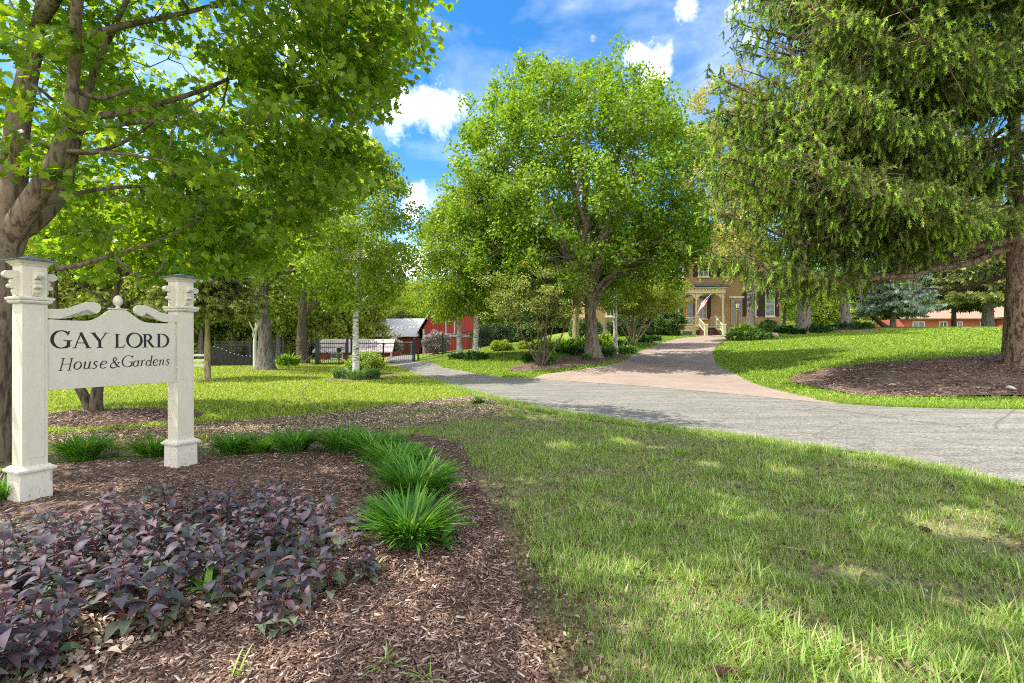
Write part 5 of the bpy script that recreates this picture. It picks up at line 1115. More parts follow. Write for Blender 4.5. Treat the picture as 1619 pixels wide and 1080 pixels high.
# ranch house
RY=84.0; rx=lambda px:(px-CX)/F*RY; rz=lambda py:EYE-(py-CY)/F*RY
t=NT("salmon_siding"); v=t.coord('Object'); wv=t.n('ShaderNodeTexWave',bands_direction='Z'); wv.inputs['Scale'].default_value=1.6; t.l(v,wv.inputs['Vector']); c=t.mix(t.ramp(wv.outputs['Fac'],[(.03,(1,1,1)),(.15,(0,0,0))]),(.42,.11,.075),(.22,.05,.035)); M_SALM=t.done(t.bsdf(c,.8,.2))
rh=thing("ranch_house","long low salmon red ranch house with brown roof beyond the lawn crest","house",(rx(1520),RY,3.2)); l=rh.location
def LR(mb,name,m,parent=rh): mb.v=[(x-l.x,y-l.y,z-l.z) for x,y,z in mb.v]; return mb.build(name,m,parent)
b=MB(); b.box(rx(1430),rx(1760),RY,RY+9,2.4,rz(504)); b.box(rx(1572),rx(1640),RY-2,RY+.0,2.4,rz(503)); LR(b,"wall",M_SALM)
b=MB(); ze=rz(505); zr=rz(484); a,c_=rx(1425)-.6,rx(1770)
b.add([(a,RY-.8,ze),(c_,RY-.8,ze),(c_,RY+4.5,zr),(a+1.5,RY+4.5,zr),(a,RY+9.8,ze),(c_,RY+9.8,ze),(a,RY-.8,ze+.15),(c_,RY-.8,ze+.15),(c_,RY+4.5,zr+.15),(a+1.5,RY+4.5,zr+.15)],[(0,1,2,3),(3,2,5,4),(6,9,8,7),(0,6,7,1),(9,4,5,8),(3,9,6,0)])
gx0,gx1=rx(1565),rx(1650); gm=(gx0+gx1)/2; 
b.add([(gx0,RY-2.5,rz(504)),(gm,RY-2.5,rz(489)),(gx1,RY-2.5,rz(504)),(gx0,RY+3,rz(504)),(gm,RY+3,rz(489)),(gx1,RY+3,rz(504)),(gx0,RY-2.5,rz(504)+.15),(gm,RY-2.5,rz(489)+.15),(gx1,RY-2.5,rz(504)+.15),(gx0,RY+3,rz(504)+.15),(gm,RY+3,rz(489)+.15),(gx1,RY+3,rz(504)+.15)],[(0,3,4,1),(1,4,5,2),(6,7,10,9),(7,8,11,10),(0,1,7,6),(1,2,8,7)]); LR(b,"roof",M_EARTHR)
b=MB(); b.add([(rx(1572),RY-2.01,rz(503)+.0),(rx(1640),RY-2.01,rz(503)),(rx(1606),RY-2.01,rz(491))],[(0,1,2)]); LR(b,"gable",M_SALM)
for px,w,yy,h in ((1452,2.0,RY,1.3),(1491,1.3,RY,1.0),(1517,.9,RY,1.2),(1556,1.4,RY,1.6),(1587,1.3,RY-2,1.3),(1630,1.3,RY-2,1.3)):
    x=rx(px); z0=rz(505)-.35-h; b=MB(); f=.12
    for q in ((x-w/2,x-w/2+f,z0,z0+h),(x+w/2-f,x+w/2,z0,z0+h),(x-w/2+f,x+w/2-f,z0+h-f,z0+h),(x-w/2+f,x+w/2-f,z0,z0+f),(x-.05,x+.05,z0+f,z0+h-f)): b.box(q[0],q[1],yy-.08,yy+.01,q[2],q[3])
    w_=LR(b,"window",M_WFR); b=MB(); b.box(x-w/2+f,x+w/2-f,yy-.03,yy+.02,z0+f,z0+h-f); LR(b,"pane",M_GLASS,w_)

# ------------------------------------------------------------------ fences
M_IRON=plain("black_iron",(.012,.012,.014),.45,.5,.2,8); M_PLANKD=plain("dark_stained_plank",(.05,.045,.042),.75,.2,.45,7)
def iron_run(name,label,pts,h=1.45,cat="fence",step=2.4,finial=True):
    """pts: (x,y) polyline on the ground"""
    x0,y0=pts[0]; z0=tz(x0,y0); th=thing(name,label,cat,(x0,y0,z0)); P=[]
    for (a,b_),(c_,d_) in zip(pts[:-1],pts[1:]):
        Ld=math.hypot(c_-a,d_-b_); k=max(1,round(Ld/step)); P+=[(a+(c_-a)*i/k,b_+(d_-b_)*i/k) for i in range(k)]
    P.append(pts[-1]); Q=[Vector((x-x0,y-y0,tz(x,y)-z0)) for x,y in P]
    for q in Q:
        b=MB(); b.box(q.x-.05,q.x+.05,q.y-.05,q.y+.05,q.z-.3,q.z+h+.10)
        if finial: b.lathe([(.03,q.z+h+.10),(.075,q.z+h+.16),(.05,q.z+h+.22),(0,q.z+h+.25)],q.x,q.y,8)
        b.build("post",M_IRON,th)
    for a,c_ in zip(Q[:-1],Q[1:]):
        b=MB()
        for zz in (.14,h-.28,h-.06): b.bar(a+Vector((0,0,zz)),c_+Vector((0,0,zz)),.035)
        n=max(2,int((c_-a).length/.12))
        for i in range(1,n): p=a+(c_-a)*i/n; b.bar(p+Vector((0,0,.05)),p+Vector((0,0,h)),.019)
        b.build("panel",M_IRON,th)
    return th
fl_=lambda px,Y:((px-CX)/F*Y,Y)
iron_run("iron_fence","black iron picket fence running from the dark plank fence to the small gate",[fl_(340,36),fl_(395,34),fl_(448,33),fl_(500,33.5)],1.55)
iron_run("iron_fence","black iron picket fence climbing the slope right of the double gate",[fl_(661,36),fl_(700,37.5),fl_(760,39.5),fl_(850,43)],1.5)
def gate(name,label,pa,pb,h,brace=True,double=False,posts=True):
    x0,y0=pa; th=thing(name,label,"gate",(x0,y0,tz(x0,y0))); q=Vector((pb[0]-x0,pb[1]-y0,0)); 
    if posts:
        for p in (Vector((0,0,0)),q):
            b=MB(); b.box(p.x-.065,p.x+.065,p.y-.065,p.y+.065,-.3,h+.22); b.taper(p.x,p.y,h+.22,h+.27,.18,.18); b.taper(p.x,p.y,h+.27,h+.36,.15,.03); b.build("gate_post",M_IRON,th)
    m=2 if double else 1
    for j in range(m):
        a=q*(j/m)+q.normalized()*.13; c_=q*((j+1)/m)-q.normalized()*(.13 if j==m-1 else .03)
        if j>0: a=q*(j/m)+q.normalized()*.03
        b=MB()
        for zz in (.10,h-.3,h-.05): b.bar(a+Vector((0,0,zz)),c_+Vector((0,0,zz)),.05)
        for e in (a,c_): b.bar(e+Vector((0,0,.08)),e+Vector((0,0,h)),.05)
        n=int((c_-a).length/.13)
        for i in range(1,n): p=a+(c_-a)*i/n; b.bar(p+Vector((0,0,.08)),p+Vector((0,0,h+.05*math.sin(math.pi*i/n)*3)),.02)
        if brace: b.bar(a+Vector((0,.03,.15)),c_+Vector((0,.03,h-.35)),.035); 
        if brace and not double: b.bar(a+Vector((0,-.03,h-.35)),c_+Vector((0,-.03,.15)),.035)
        b.build("gate_leaf",M_IRON,th)
    return th
gate("small_gate","square black iron gate with crossed braces and stout posts left of the round shrub",fl_(503,33.5),fl_(549,33.5),1.45)
gate("double_gate","wide black iron double gate across the asphalt driveway",fl_(556,35),fl_(655,36),1.45,double=True)
b=MB(); x,y=fl_(536,33.0); mbx=thing("keypad_post","black keypad pedestal beside the small iron gate","keypad post",(x,y,tz(x,y))); b.cyl(0,0,-.1,.85,.04,n=8); b.build("pole",M_IRON,mbx); b=MB(); b.taper(0,0,.85,1.12,.22,.26,b0=.18); b.taper(0,0,1.12,1.2,.30,.2,b0=.24,b1=.12); b.build("keypad_box",M_IRON,mbx)
# dark plank fence with swooping top
fp0,fp1=fl_(322,30.5),fl_(405,31.5); x0,y0=fp0; th=thing("plank_fence","dark stained plank fence whose top sweeps down to the right","fence",(x0,y0,0)); b=MB(); n=40
for i in range(n):
    f=i/n; x=(fp1[0]-fp0[0])*f; y=(fp1[1]-fp0[1])*f; h=1.28-.72*(1/(1+math.exp(-(f-.42)*8)))+.0; g1=(i+.93)/n; b.prism([(x,y),((fp1[0]-fp0[0])*g1,(fp1[1]-fp0[1])*g1),((fp1[0]-fp0[0])*g1,(fp1[1]-fp0[1])*g1+.025+.004*(i%3)),(x,y+.025+.004*(i%3))],lambda u,w,t_:(u,w,t_),-.1,h)
b.build("planks",M_PLANKD,th)
first_=None
for i in range(13):
    f=(i+.5)/13; 
    if f>.98: break
    x=(fp1[0]-fp0[0])*f; y=(fp1[1]-fp0[1])*f; h=1.28-.72*(1/(1+math.exp(-(f-.42)*8)))
    b=MB(); b.taper(x,y+.01,h+.002,h+.03,.05,.05); b.taper(x,y+.01,h+.03,h+.055,.06,.03); b.build("post_cap",M_GTRIM,th)
# white rail fence
fa,fb=fl_(60,27),fl_(324,29.5); x0,y0=fa; th=thing("white_rail_fence","white three rail fence left of the dark plank fence","fence",(x0,y0,0)); d=Vector((fb[0]-x0,fb[1]-y0,0)); n=4
for i in range(n+1): p=d*(i/n); b=MB(); b.box(p.x-.06,p.x+.06,p.y+.02,p.y+.14,-.2,.85); b.build("post",M_WFR,th)
for zz in (.12,.42,.72): b=MB(); b.bar((0,0,zz),(d.x,d.y,zz),.03,.13); b.build("rail",M_WFR,th)
# ------------------------------------------------------------------ near planting
def fall(P, d0, p=2.0): d=np.hypot(P[:,0],P[:,1]); return np.minimum(1,(d0/np.maximum(d,.1))**p)
def sample(poly, n, rg, d0=3.0, p=2.0, maxd=60, vis=True):
    poly=np.asarray(poly); lo=poly.min(0); hi=poly.max(0); lo=np.maximum(lo,[-40,.8]); out=[]; tot=0
    while tot<n:
        Q=rg.uniform(lo,hi,(200000,2))
        k=rg.random(len(Q))<fall(Q,d0,p)
        if vis: k&=(np.abs(Q[:,0])<Q[:,1]*1.25+1.8)&(Q[:,1]>1.1)
        Q=Q[k]; Q=Q[pip(Q,poly)]; out.append(Q); tot+=len(Q)
        if len(Q)==0: break
    return np.concatenate(out)[:n]
L_DAY=leaf_mat("daylily_leaf",[(0,(.06,.17,.025)),(.6,(.125,.31,.04)),(.96,(.24,.45,.07)),(1,(.40,.36,.14))],.38,(1.4,1.4,.4),.42,.3)
L_PURP=leaf_mat("purple_leaf",[(0,(.06,.085,.07)),(.3,(.085,.08,.10)),(.7,(.125,.10,.13)),(.9,(.17,.105,.12)),(1,(.14,.20,.11))],.2,(1.4,.8,.9),.55,.22)
M_STEM=plain("red_stem",(.16,.03,.03),.6,.3,.3,20)
def T_long(w=.022,n=5,arch=.55):
    v=[];f=[]
    for i in range(n):
        t=i/n; ww=w*(1-.25*t)*(1 if i else .7); y=t*(1-.12*t); z=-arch*t*t; v+=[(-ww,y,z+.006),(0,y,z),(ww,y,z+.006)]
    v.append((0,.88,-arch)); 
    for i in range(n-1): b=i*3; f+=[(b,b+1,b+4),(b,b+4,b+3),(b+1,b+2,b+5),(b+1,b+5,b+4)]
    b=(n-1)*3; f+=[(b,b+1,3*n),(b+1,b+2,3*n)]
    return np.array(v),[np.array(f)]
def daylily(px,py,r,h,n,seed,label,group=None,lean=(0,0)):
    rg=RNG(seed); X,Y=gp(px,py); r*=.56; Y+=r*.8; X=(px-CX)/F*Y; z=0.03; th=thing("daylily_clump",label,"daylily",(X,Y,z),0,group or "daylily clumps edging the mulch bed")
    a=rg.uniform(0,6.28,n); q=np.sqrt(rg.random(n)); pos=np.stack([X+q*np.cos(a)*r*.72,Y+q*np.sin(a)*r*.72,np.full(n,z-.01)],1)
    b=a+rg.normal(size=n)*.6; el=np.clip(rg.normal(1.30,.15,n)-.10*q,.7,1.54); D=np.stack([np.cos(b)*np.cos(el)+lean[0],np.sin(b)*np.cos(el)+lean[1],np.sin(el)],1); D=nrm(D)
    N=nrm(np.stack([-np.cos(b)*np.sin(el),-np.sin(b)*np.sin(el),np.cos(el)],1)+rg.normal(size=(n,3))*.15)
    tv1,tf1=T_long(.019,5,.52); sc=rg.uniform(.5,1.12,n)*h*.92
    scatter("foliage",tv1,tf1,pos,frames(D,N),sc,L_DAY,th,(X,Y,z),rr=rg,smooth=False)
for i,(px,py,r,h,n,lb,ln) in enumerate((
    (648,878,.29,.47,800,"bright daylily clump nearest the camera at the right corner of the mulch bed",(.05,0)),
    (655,800,.42,.48,900,"daylily clump directly behind the nearest bright one",(.15,0)),
    (628,760,.42,.46,800,"daylily clump third back on the right edge of the bed",(.12,0)),
    (592,733,.42,.46,800,"daylily clump at the corner where the row turns left",(.1,0)),
    (541,722,.38,.46,700,"daylily clump next left of the corner one",(0,0)),
    (465,722,.36,.42,650,"daylily clump fourth right of the right sign post",(0,0)),
    (410,722,.24,.34,350,"small daylily clump between two larger ones right of the sign",(0,0)),
    (368,723,.32,.36,600,"daylily clump just right of the right sign post",(0,0)),
    (243,729,.28,.36,520,"daylily clump just left of the right sign post, seen below the board",(0,0)),
    (132,733,.36,.40,650,"daylily clump right of the left sign post, seen below the board",(0,0)),
    (2,800,.26,.34,300,"daylily leaves left of the left sign post at the photo's edge",(0,0)))):
    daylily(px,py,r,h,n,200+i,lb,lean=ln)
# purple leaved perennials: a few prototypes with stems, copied
tvp,tfp=T_smooth()
def purple_proto(seed):
    rg=RNG(seed); th=thing("purple_perennial","x","perennial",(0,0,0)); tb=Tubes(); ps=[];Ds=[];Ns=[];S=[]
    for k in range(int(rg.integers(3,6))):
        az=rg.uniform(0,6.28); ln=rg.uniform(.04,.22); hh=rg.uniform(.16,.36); e=np.array([math.cos(az)*ln,math.sin(az)*ln,hh]); b0=np.array([rg.normal()*.035,rg.normal()*.035,-.02])
        P=bez(b0,b0*1.0+np.array([0,0,hh*.5]),e,8); tb.add(P,np.linspace(.0042,.0022,8),5)
        m=int(hh/.042)
        for j in range(m):
            f=(j+1)/m; p=np.array([np.interp(f,np.linspace(0,1,8),P[:,c]) for c in range(3)])
            for s in (0,math.pi):
                a=j*1.57+s+rg.normal()*.25+az; el=rg.uniform(-.25,.45) if f<.85 else rg.uniform(.2,1.1)
                ps.append(p);Ds.append((math.cos(a)*math.cos(el),math.sin(a)*math.cos(el),math.sin(el)));Ns.append((-math.cos(a)*math.sin(el)+rg.normal()*.25,-math.sin(a)*math.sin(el)+rg.normal()*.25,math.cos(el)));S.append(rg.uniform(.07,.125)*(1 if f<.8 else .75))
    tb.build("stems",M_STEM,th,(0,0,0)); rn=RNG(seed+1).random(len(ps)); hz_=np.array(ps)[:,2]; rn=np.where(hz_<.10,.95+.05*rn,rn*.93)
    scatter("leaves",tvp,tfp,np.array(ps),frames(np.array(Ds),np.array(Ns)),np.array(S),L_PURP,th,(0,0,0),rnd=rn,smooth=True); return th
PP=[purple_proto(300+3*i) for i in range(8)]; used=set()
PREG=[gp(*p) for p in ((-190,1030),(-160,920),(-60,892),(60,874),(170,852),(300,826),(400,814),(455,822),(480,840),(510,875),(530,915),(545,940),(480,965),(380,975),(300,1010),(200,1040),(90,1060),(-60,1150))]
rg=RNG(310); Q=[]
cand=sample(PREG,4000,rg,30,1,vis=False)
for p in cand:
    if p[1]<1.75 or len(Q)>=130: continue
    dens=.185
    if all((p[0]-q[0])**2+(p[1]-q[1])**2>dens**2 for q in Q): Q.append(p)
Q+= [np.array(gp(*p)) for p in ((560,845),(575,930),(425,1000),(70,1075),(445,1010),(30,1090))]
LBL="purple leaved plant with red stems in the dense patch in front of the sign"
for i,p in enumerate(Q):
    k=int(rg.integers(8)); o=PP[k] if k not in used else copy_tree(PP[k]); used.add(k)
    s=rg.uniform(.8,1.15)*(.75 if i>=len(Q)-6 else 1); o.location=(p[0],p[1],.03); o.rotation_euler=(rg.normal()*.06,rg.normal()*.06+.05,rg.random()*6.28); o.scale=(s,s,s); o["label"]=LBL; o["group"]="purple plants in the mulch bed"
for k in range(8):
    if k not in used: o=PP[k]; o.location=(Q[0][0]+.1*k,Q[0][1]-.05,.03); o["label"]=LBL; o["group"]="purple plants in the mulch bed"

# ------------------------------------------------------------------ loose stuff on the ground
def stuff(o,name,label): o.name=name; o["kind"]="stuff"; o["label"]=label; return o
C_v=np.array([(-.11,-.5,0),(.09,-.46,0),(.12,.48,0),(-.07,.5,0),(-.11,-.5,.06),(.09,-.46,.06),(.12,.48,.06),(-.07,.5,.06)]); C_f=[np.array([(4,5,6,7),(0,1,5,4),(1,2,6,5),(2,3,7,6),(3,0,4,7)])]
def chips(name,poly,n,d0,seed,mat,size,label,off=.02,p=2.0,tmpl=None,tilt=.35,vis=True,z_=None,warp=1):
    rg=RNG(seed); P=sample(poly,n,rg,d0,p,vis=vis); n=len(P); a=rg.uniform(0,6.28,n); D=np.stack([np.cos(a),np.sin(a),rg.normal(size=n)*tilt*.6],1); N=np.stack([rg.normal(size=n)*tilt,rg.normal(size=n)*tilt,np.ones(n)],1)
    z=terrain(P[:,0],P[:,1])+off+rg.random(n)*.02; d=np.hypot(P[:,0],P[:,1]); s=np.minimum(rg.lognormal(0,.4,n),1.9)*size*(1+np.maximum(0,d-5)*.06*warp); tv,tf=tmpl or (C_v,C_f)
    o=scatter(name,tv,tf,np.column_stack([P,z]),frames(D,nrm(N)),s,mat,None,(0,0,0),rr=rg); return stuff(o,name,label)
L_CHIP=leaf_mat("wood_chip",[(0,(.05,.028,.019)),(.35,(.13,.078,.058)),(.72,(.235,.15,.118)),(.92,(.36,.255,.21)),(1,(.58,.48,.41))],0.0,rough=.85,spec=.15)
L_CHIPT=leaf_mat("tan_litter",[(0,(.10,.065,.04)),(.4,(.28,.19,.13)),(1,(.62,.52,.41))],0.0,rough=.85,spec=.15)
L_DEADL=leaf_mat("dead_leaf",[(0,(.07,.04,.022)),(.6,(.16,.105,.065)),(.93,(.27,.20,.14)),(1,(.44,.38,.30))],.15,(1,1,.8),.8,.15)
chips("bark_chips",MULCH,150000,2.4,401,L_CHIP,.028,"shredded bark chips covering the mulch bed",.028)
EDGEZ=[(x+dx,y) for dx in (-.12,) for x,y in EDGE_R]+[(x+.28,y) for x,y in EDGE_R[::-1]]
chips("edge_leaf_litter",EDGEZ+[],3000,3,402,L_DEADL,.019,"dead leaves gathered along the edge of the mulch bed",.02,tmpl=T_oval(.26,.12,.15),tilt=.35)
chips("litter_chips",LITTER,34000,9,403,L_CHIPT,.026,"tan leaf litter behind the daylilies",.018,1.5,T_oval(.22,.10,.2),.6)
chips("thin_soil_litter",[q for q in THIN],26000,3,404,L_DEADL,.020,"small dead leaves and bits among the thin grass",.012,1.7,T_oval(.35,.2,.2),.6)
chips("spruce_bed_chips",SPRBED,22000,30,405,L_CHIP,.07,"bark chips under the spruce",.05,1,warp=0)
chips("twin_bed_chips",TWINBED,4000,30,406,L_CHIP,.05,"bark chips under the twin trunk tree",.03,1,warp=0)
# white and brown leaves lying at the front left of the bed
chips("front_dead_leaves",[gp(*p) for p in ((0,1080),(60,1010),(180,985),(330,960),(440,900),(430,960),(330,1000),(180,1060),(120,1120),(0,1120))],700,2.5,407,L_CHIPT,.034,"pale dead leaves between the purple plants and the open mulch",.05,tmpl=T_oval(.36,.22,.25),tilt=.6)

# ------------------------------------------------------------------ grass
L_GR=leaf_mat("grass_blade",[(0,(.15,.24,.045)),(.45,(.25,.39,.075)),(.75,(.37,.52,.12)),(.86,(.52,.51,.26)),(1,(.66,.58,.38))],.42,(1.3,1.3,.4),.5,.3)
L_GRS=leaf_mat("lawn_blade",[(0,(.14,.25,.035)),(.5,(.24,.37,.05)),(.9,(.35,.47,.08)),(1,(.52,.53,.20))],.4,(1.25,1.2,.4),.6,.2)
L_GR_BACKLIT=leaf_mat("backlit_lawn_blade",[(0,(.19,.27,.035)),(.5,(.31,.40,.05)),(.9,(.44,.52,.08)),(1,(.58,.56,.20))],.35,(1.25,1.2,.4),.6,.2)  # same grass as the other lawns, with yellow backlight put into the colour
def grass(name,poly,n,d0,seed,mat,h,w,label,p=2.0,mask=None,segs=2,hd=0.0,tmpl=None,off=.0,vis=True,hmask=None):
    rg=RNG(seed); P=sample(poly,n,rg,d0,p,vis=vis)
    if mask is not None: P=P[rg.random(len(P))<mask(P)]
    n=len(P); a=rg.uniform(0,6.28,n); el=np.clip(rg.normal(1.15,.28,n),.3,1.55); D=np.stack([np.cos(a)*np.cos(el),np.sin(a)*np.cos(el),np.sin(el)],1); N=np.stack([np.cos(a)*np.sin(el),np.sin(a)*np.sin(el),-np.cos(el)],1)
    d=np.hypot(P[:,0],P[:,1]); s=rg.uniform(h[0],h[1],n)*(1+hd*d)
    if hmask is not None: s=s*hmask(P)
    z=terrain(P[:,0],P[:,1])+off; tv,tf=tmpl or T_blade(w,.35)
    o=scatter(name,tv,tf,np.column_stack([P,z]),frames(D,N),np.column_stack([s*(1+.05*np.maximum(0,d-4)),s,s]),mat,None,(0,0,0),rr=rg); return stuff(o,name,label)
er=np.array(EDGE_R)
def edged(P):  # distance right of the mulch edge
    x=np.interp(P[:,1],er[:,1],er[:,0],left=er[0,0],right=er[-1,0]); return P[:,0]-x
def nearmask(P):
    e=edged(P); m=np.clip((e-.10)/1.6,0,1)**.8*.75+.22*(e>.14); m*=np.clip(.05+1.7*vnoise(P,2.1,5),.3,1)*np.clip(.1+1.6*vnoise(P,5.5,9),.35,1); m=np.where((P[:,1]>6.0)&(P[:,0]>-2.6),np.maximum(m,.30+.55*vnoise(P,2.6,31)),m); m=np.where(P[:,0]<-2.6,.55*m+.15,m); return np.clip(m*1.25,0,1)
NEARPOLY=[(.0,.6)]+[(x+.02,y) for x,y in EDGE_R]+G((660,690),(500,712),(330,720),(180,720),(60,733),(-40,740),(-40,700),(60,694),(200,690),(330,680),(430,668),(560,660),(640,650),(700,640),(760,632),(800,640),(870,651),(960,665),(1100,685),(1240,705),(1380,725),(1500,747),(1619,777))+[(5.45,.6)]
grass("near_grass",NEARPOLY,560000,2.6,501,L_GR,(.03,.085),.030,"thin long grass in the shade in the foreground",1.9,nearmask,hmask=lambda P:.55+.75*vnoise(P,1.7,3))
# tufts of taller brighter grass
rg=RNG(503); ct=sample(NEARPOLY,230,rg,3,1.6); ct=ct[edged(ct)>.7]; n=len(ct)*70; cc=np.repeat(ct,70,0)+rg.normal(size=(n,2))*.055; kk=(edged(cc)>.1)&pip(cc,NEARPOLY); cc=cc[kk]; n=len(cc)
a=rg.uniform(0,6.28,n); el=np.clip(rg.normal(1.1,.25,n),.3,1.5); D=np.stack([np.cos(a)*np.cos(el),np.sin(a)*np.cos(el),np.sin(el)],1); N=np.stack([np.cos(a)*np.sin(el),np.sin(a)*np.sin(el),-np.cos(el)],1)
tv,tf=T_blade(.03,.4); stuff(scatter("grass_tufts",tv,tf,np.column_stack([cc,terrain(cc[:,0],cc[:,1])]),frames(D,N),rg.uniform(.08,.17,n),L_GR,None,(0,0,0),rnd=rg.random(n)*.8+.15),"grass_tufts","taller bright tufts through the foreground grass")
# verge along the asphalt: long blades
def band(pts,w0,w1):
    P=np.array(pts); T=np.gradient(P,axis=0); T/=np.linalg.norm(T,axis=1)[:,None]; Nn=np.stack([T[:,1],-T[:,0]],1); return [tuple(p) for p in P+Nn*w0]+[tuple(p) for p in (P+Nn*w1)[::-1]]
grass("verge_grass",band(ASPH_NEAR[2:],-.03,.42),36000,7,504,L_GR,(.05,.13),.03,"longer grass along the near edge of the asphalt",1.4,lambda P:np.clip(.15+1.3*vnoise(P,3.1,4),0,1))
# mown lawns
LAWNL=[gp(*p) for p in ((-60,700),(60,688),(200,684),(330,673),(430,664),(560,653),(640,642),(700,633),(750,622),(700,603),(650,588),(612,576))]+[(-11,40),(-34,40),(-34,9)]
bed2=[TWINBED]
def notin(P,extra=()):
    k=np.ones(len(P))
    for b in [TWINBED,SPRBED,ISLBED]+list(extra): k[pip(P,b)]=0
    return k
grass("left_lawn_grass",LAWNL,150000,13,505,L_GR_BACKLIT,(.035,.06),.09,"mown sunlit grass on the left lawn",1.7,notin,hd=.03,tmpl=T_blade(.10,.5))
LAWNR=[gp(*p) for p in ((1128,560),(1131,574),(1144,585),(1167,596),(1189,607),(1222,617),(1270,629),(1335,641),(1400,645),(1500,648),(1619,649))]+[(30,10.5),(44,25),(42,46),(18,47)]+[gp(1180,533),gp(1150,539),gp(1136,545)]
grass("right_lawn_grass",LAWNR,170000,17,506,L_GRS,(.04,.07),.09,"mown sunlit grass on the lawn right of the paver driveway",1.6,notin,hd=.03,tmpl=T_blade(.10,.5))
LAWNI=[gp(*p) for p in ((657,573),(700,581.5),(740,588.5),(790,596),(840,599),(860,592),(922,584),(960,578),(981,573),(996,563),(1028,548),(1048,541.5),(1072,535.5),(1111,531.5),(1050,529),(960,532),(900,538),(800,546),(700,562))]
grass("island_lawn_grass",LAWNI,110000,26,507,L_GRS,(.04,.07),.09,"mown grass on the sloping lawn between the two driveways",1.2,notin,hd=.025,tmpl=T_blade(.10,.5))
VERGE2=band([gp(*p) for p in ((1290,634),(1340,641),(1400,644),(1500,647.5),(1619,648.5))],-.75,.06)
grass("far_verge_grass",VERGE2,9000,20,508,L_GRS,(.08,.15),.03,"longer sunlit grass strip between asphalt and spruce bed",1.0)
# ------------------------------------------------------------------ small things
def weed(px,py,r,n,seed,label,m=L_GR,name="grass_weed",h=(.08,.16),w=.03):
    rg=RNG(seed); X,Y=gp(px,py); th=thing(name,label,"weed",(X,Y,.03)); a=rg.uniform(0,6.28,n); el=rg.uniform(.3,1.2,n)
    D=np.stack([np.cos(a)*np.cos(el),np.sin(a)*np.cos(el),np.sin(el)],1); N=np.stack([-np.cos(a)*np.sin(el),-np.sin(a)*np.sin(el),np.cos(el)],1); tv,tf=T_long(w,4,.3)
    scatter("blades",tv,tf,np.column_stack([X+rg.normal(size=n)*r*.25,Y+rg.normal(size=n)*r*.25,np.full(n,.03)]),frames(D,N),rg.uniform(*h,n),m,th,(X,Y,.03),rr=rg)
weed(608,1062,.07,26,601,"grass weed growing alone in the open mulch at the bottom"); weed(675,1090,.06,12,602,"grass weed at the very bottom edge of the open mulch")
weed(592,905,.05,14,603,"small weed in the mulch left of the nearest daylily"); weed(372,1085,.05,12,604,"small weed at the bottom between purple plants and open mulch")
weed(470,870,.06,16,605,"bright green weed poking out among the purple plants near their right edge",L_DAY,h=(.15,.30),w=.05); weed(330,945,.07,14,606,"broad leaved lime weed among the purple plants near the front",L_DAY,h=(.14,.24),w=.10); weed(400,850,.06,12,607,"upright green weed in the middle of the purple plants",L_DAY,h=(.2,.36),w=.03)
weed(700,868,.06,9,608,"broad leaved thistle weed touching the nearest daylily on its right",L_DAY,"thistle_weed",(.16,.28),.13)
weed(757,640,.12,60,609,"sapling weed at the tip of the litter strip beside the asphalt",L_HOSTA,"sapling_weed",(.14,.30),.12)
weed(180,712,.1,50,610,"yellowish tuft behind the daylilies below the sign board",L_YEL,h=(.15,.3),w=.02); weed(325,700,.1,40,611,"yellowish grass tuft right of the right sign post",L_YEL,h=(.12,.26),w=.02)
# pine cones
M_CONE=plain("cone_scale",(.14,.085,.055),.8,.2,.4,30)
def cone(px,py,rz,L_,label,first=[None]):
    X,Y=gp(px,py)
    if first[0] is None:
        b=MB(); n=12; rows=13
        b.lathe([(0,-.5),(.09,-.45),(.14,-.2),(.13,.15),(.06,.45),(0,.5)],n=10)
        for r_ in range(rows):
            t_=r_/(rows-1); z=-.46+.92*t_; rr_=.17*math.sin(math.pi*(.12+.80*(1-t_)*.9+.05))**.6+.02
            for i in range(9):
                a=(i+.5*(r_%2))*2*math.pi/9; ca,sa=math.cos(a),math.sin(a); w=.055
                b.add([(ca*rr_*.55-sa*-w,sa*rr_*.55+ca*-w,z-.03),(ca*rr_*.55-sa*w,sa*rr_*.55+ca*w,z-.03),(ca*rr_*1.15-sa*w*.6,sa*rr_*1.15+ca*w*.6,z+.045),(ca*rr_*1.15+sa*w*.6,sa*rr_*1.15-ca*w*.6,z+.045)],[(0,1,2,3)])
        o=b.build("pine_cone",M_CONE); first[0]=o
    else: o=first[0].copy(); COL.objects.link(o)
    o.scale=(L_,)*3; o.location=(X,Y,.012+L_*.17); o.rotation_euler=(rad(90),0,rz); tag(o,label,"cone","fallen spruce cones")
cone(1143,1076,rad(80),.15,"long spruce cone lying in the grass at the bottom centre right"); cone(925,872,rad(60),.12,"spruce cone lying in the thin grass nearest the mulch edge"); cone(1462,842,rad(20),.09,"spruce cone on the grass left of the bright sun patch"); cone(1440,832,rad(120),.07,"small dark spruce cone beside another left of the sun patch")
cone(1075,838,rad(70),.09,"spruce cone half hidden in the middle of the foreground grass")
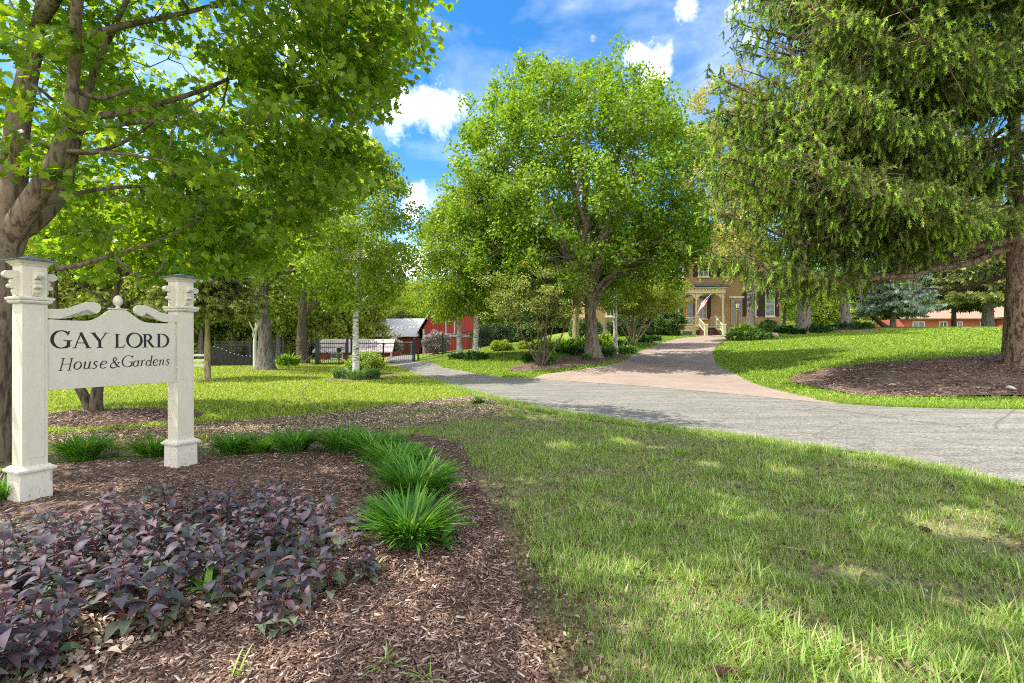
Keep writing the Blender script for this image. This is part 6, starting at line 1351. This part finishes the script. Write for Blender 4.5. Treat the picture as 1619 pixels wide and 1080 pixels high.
# fallen twigs / arcing branch / rail / stones
M_TWIG=plain("dry_twig_bark",(.30,.24,.17),.85,.2,.3,20); M_LOG=plain("weathered_edging",(.20,.15,.10),.9,.1,.35,8,.4)
def twig(name,pts,r,label,m=M_TWIG,cat="twig",k=6):
    P=spline(pts,24); tb=Tubes(); tb.add(P,np.linspace(r,r*.35,len(P)),k); o=tb.build(name,m,None,tuple(P[0])); o.location=tuple(P[0]); tag(o,label,cat); return o
def gq(px,py,h): x,y=gp(px,py); return (x,y,tz(x,y)+h)
twig("fallen_branch",[gq(540,662,.05),gq(505,655,.12),gq(478,644,.30),(-4.95,12.6,.55),(-5.15,12.7,.95),(-5.0,12.8,1.15)],.014,"thin bare branch arcing up out of the litter strip",cat="branch")
twig("garden_edging",[gq(440,668,.02),gq(370,674,.03),gq(300,680,.03),gq(200,688,.03),gq(80,697,.02)],.045,"long weathered pole edging the litter strip behind the sign",M_LOG,"edging",8)
twig("fallen_stick",[gq(650,655,.03),gq(620,660,.04),gq(585,667,.03)],.02,"short dark stick on the litter strip",M_LOG)
for q,lb in ((((955,815),(985,795),(1012,775)),"pale twig in the grass near the middle of the picture"),(((830,830),(870,820),(912,805)),"pale twig on the bare soil right of the daylilies"),(((1205,1000),(1250,985),(1275,968)),"grey twig in the lower foreground grass"),(((1225,868),(1285,880),(1330,885)),"long thin twig in the grass left of the sun patch"),(((640,900),(612,893),(590,890)),"pale twig on the mulch below the nearest daylily"),(((520,930),(560,900),(600,905)),"thin twig lying across the mulch right of the purple plants")):
    twig("fallen_twig",[gq(*q[0],.02),gq(*q[1],.04),gq(*q[2],.025)],.006,lb)
def rock(px,py,s,label,m,seed):
    import bmesh
    bm=bmesh.new(); bmesh.ops.create_icosphere(bm,subdivisions=3,radius=1); rg=RNG(seed)
    V=np.array([v.co[:] for v in bm.verts]); nn_=vnoise(V,2.2,seed)
    for v,q in zip(bm.verts,nn_): v.co*= .75+.5*q; v.co.z*=.6
    me=bpy.data.meshes.new("stone"); bm.to_mesh(me); bm.free(); me.materials.append(m); me.polygons.foreach_set("use_smooth",np.ones(len(me.polygons),bool)); X,Y=gp(px,py); o=link("stone",me,None,(X,Y,tz(X,Y)+s*.3)); o.scale=(s,s,s); tag(o,label,"stone")
M_ROCKW=plain("pale_stone",(.62,.60,.55),.7,.2,.15,6,.3); M_ROCKP=plain("pinkish_stone",(.40,.28,.23),.8,.2,.2,6,.3)
rock(1597,616,.12,"white stone on the mulch under the spruce",M_ROCKW,701); rock(1411,611,.10,"small reddish stone in the middle of the spruce mulch",M_ROCKP,702); rock(1222,534,.5,"pinkish boulder beside the foundation bush",M_ROCKP,703); rock(598,862,.03,"small pale stone beside the nearest daylily",M_ROCKW,704); rock(1400,663,.03,"tiny stone on the asphalt edge",M_ROCKP,705)
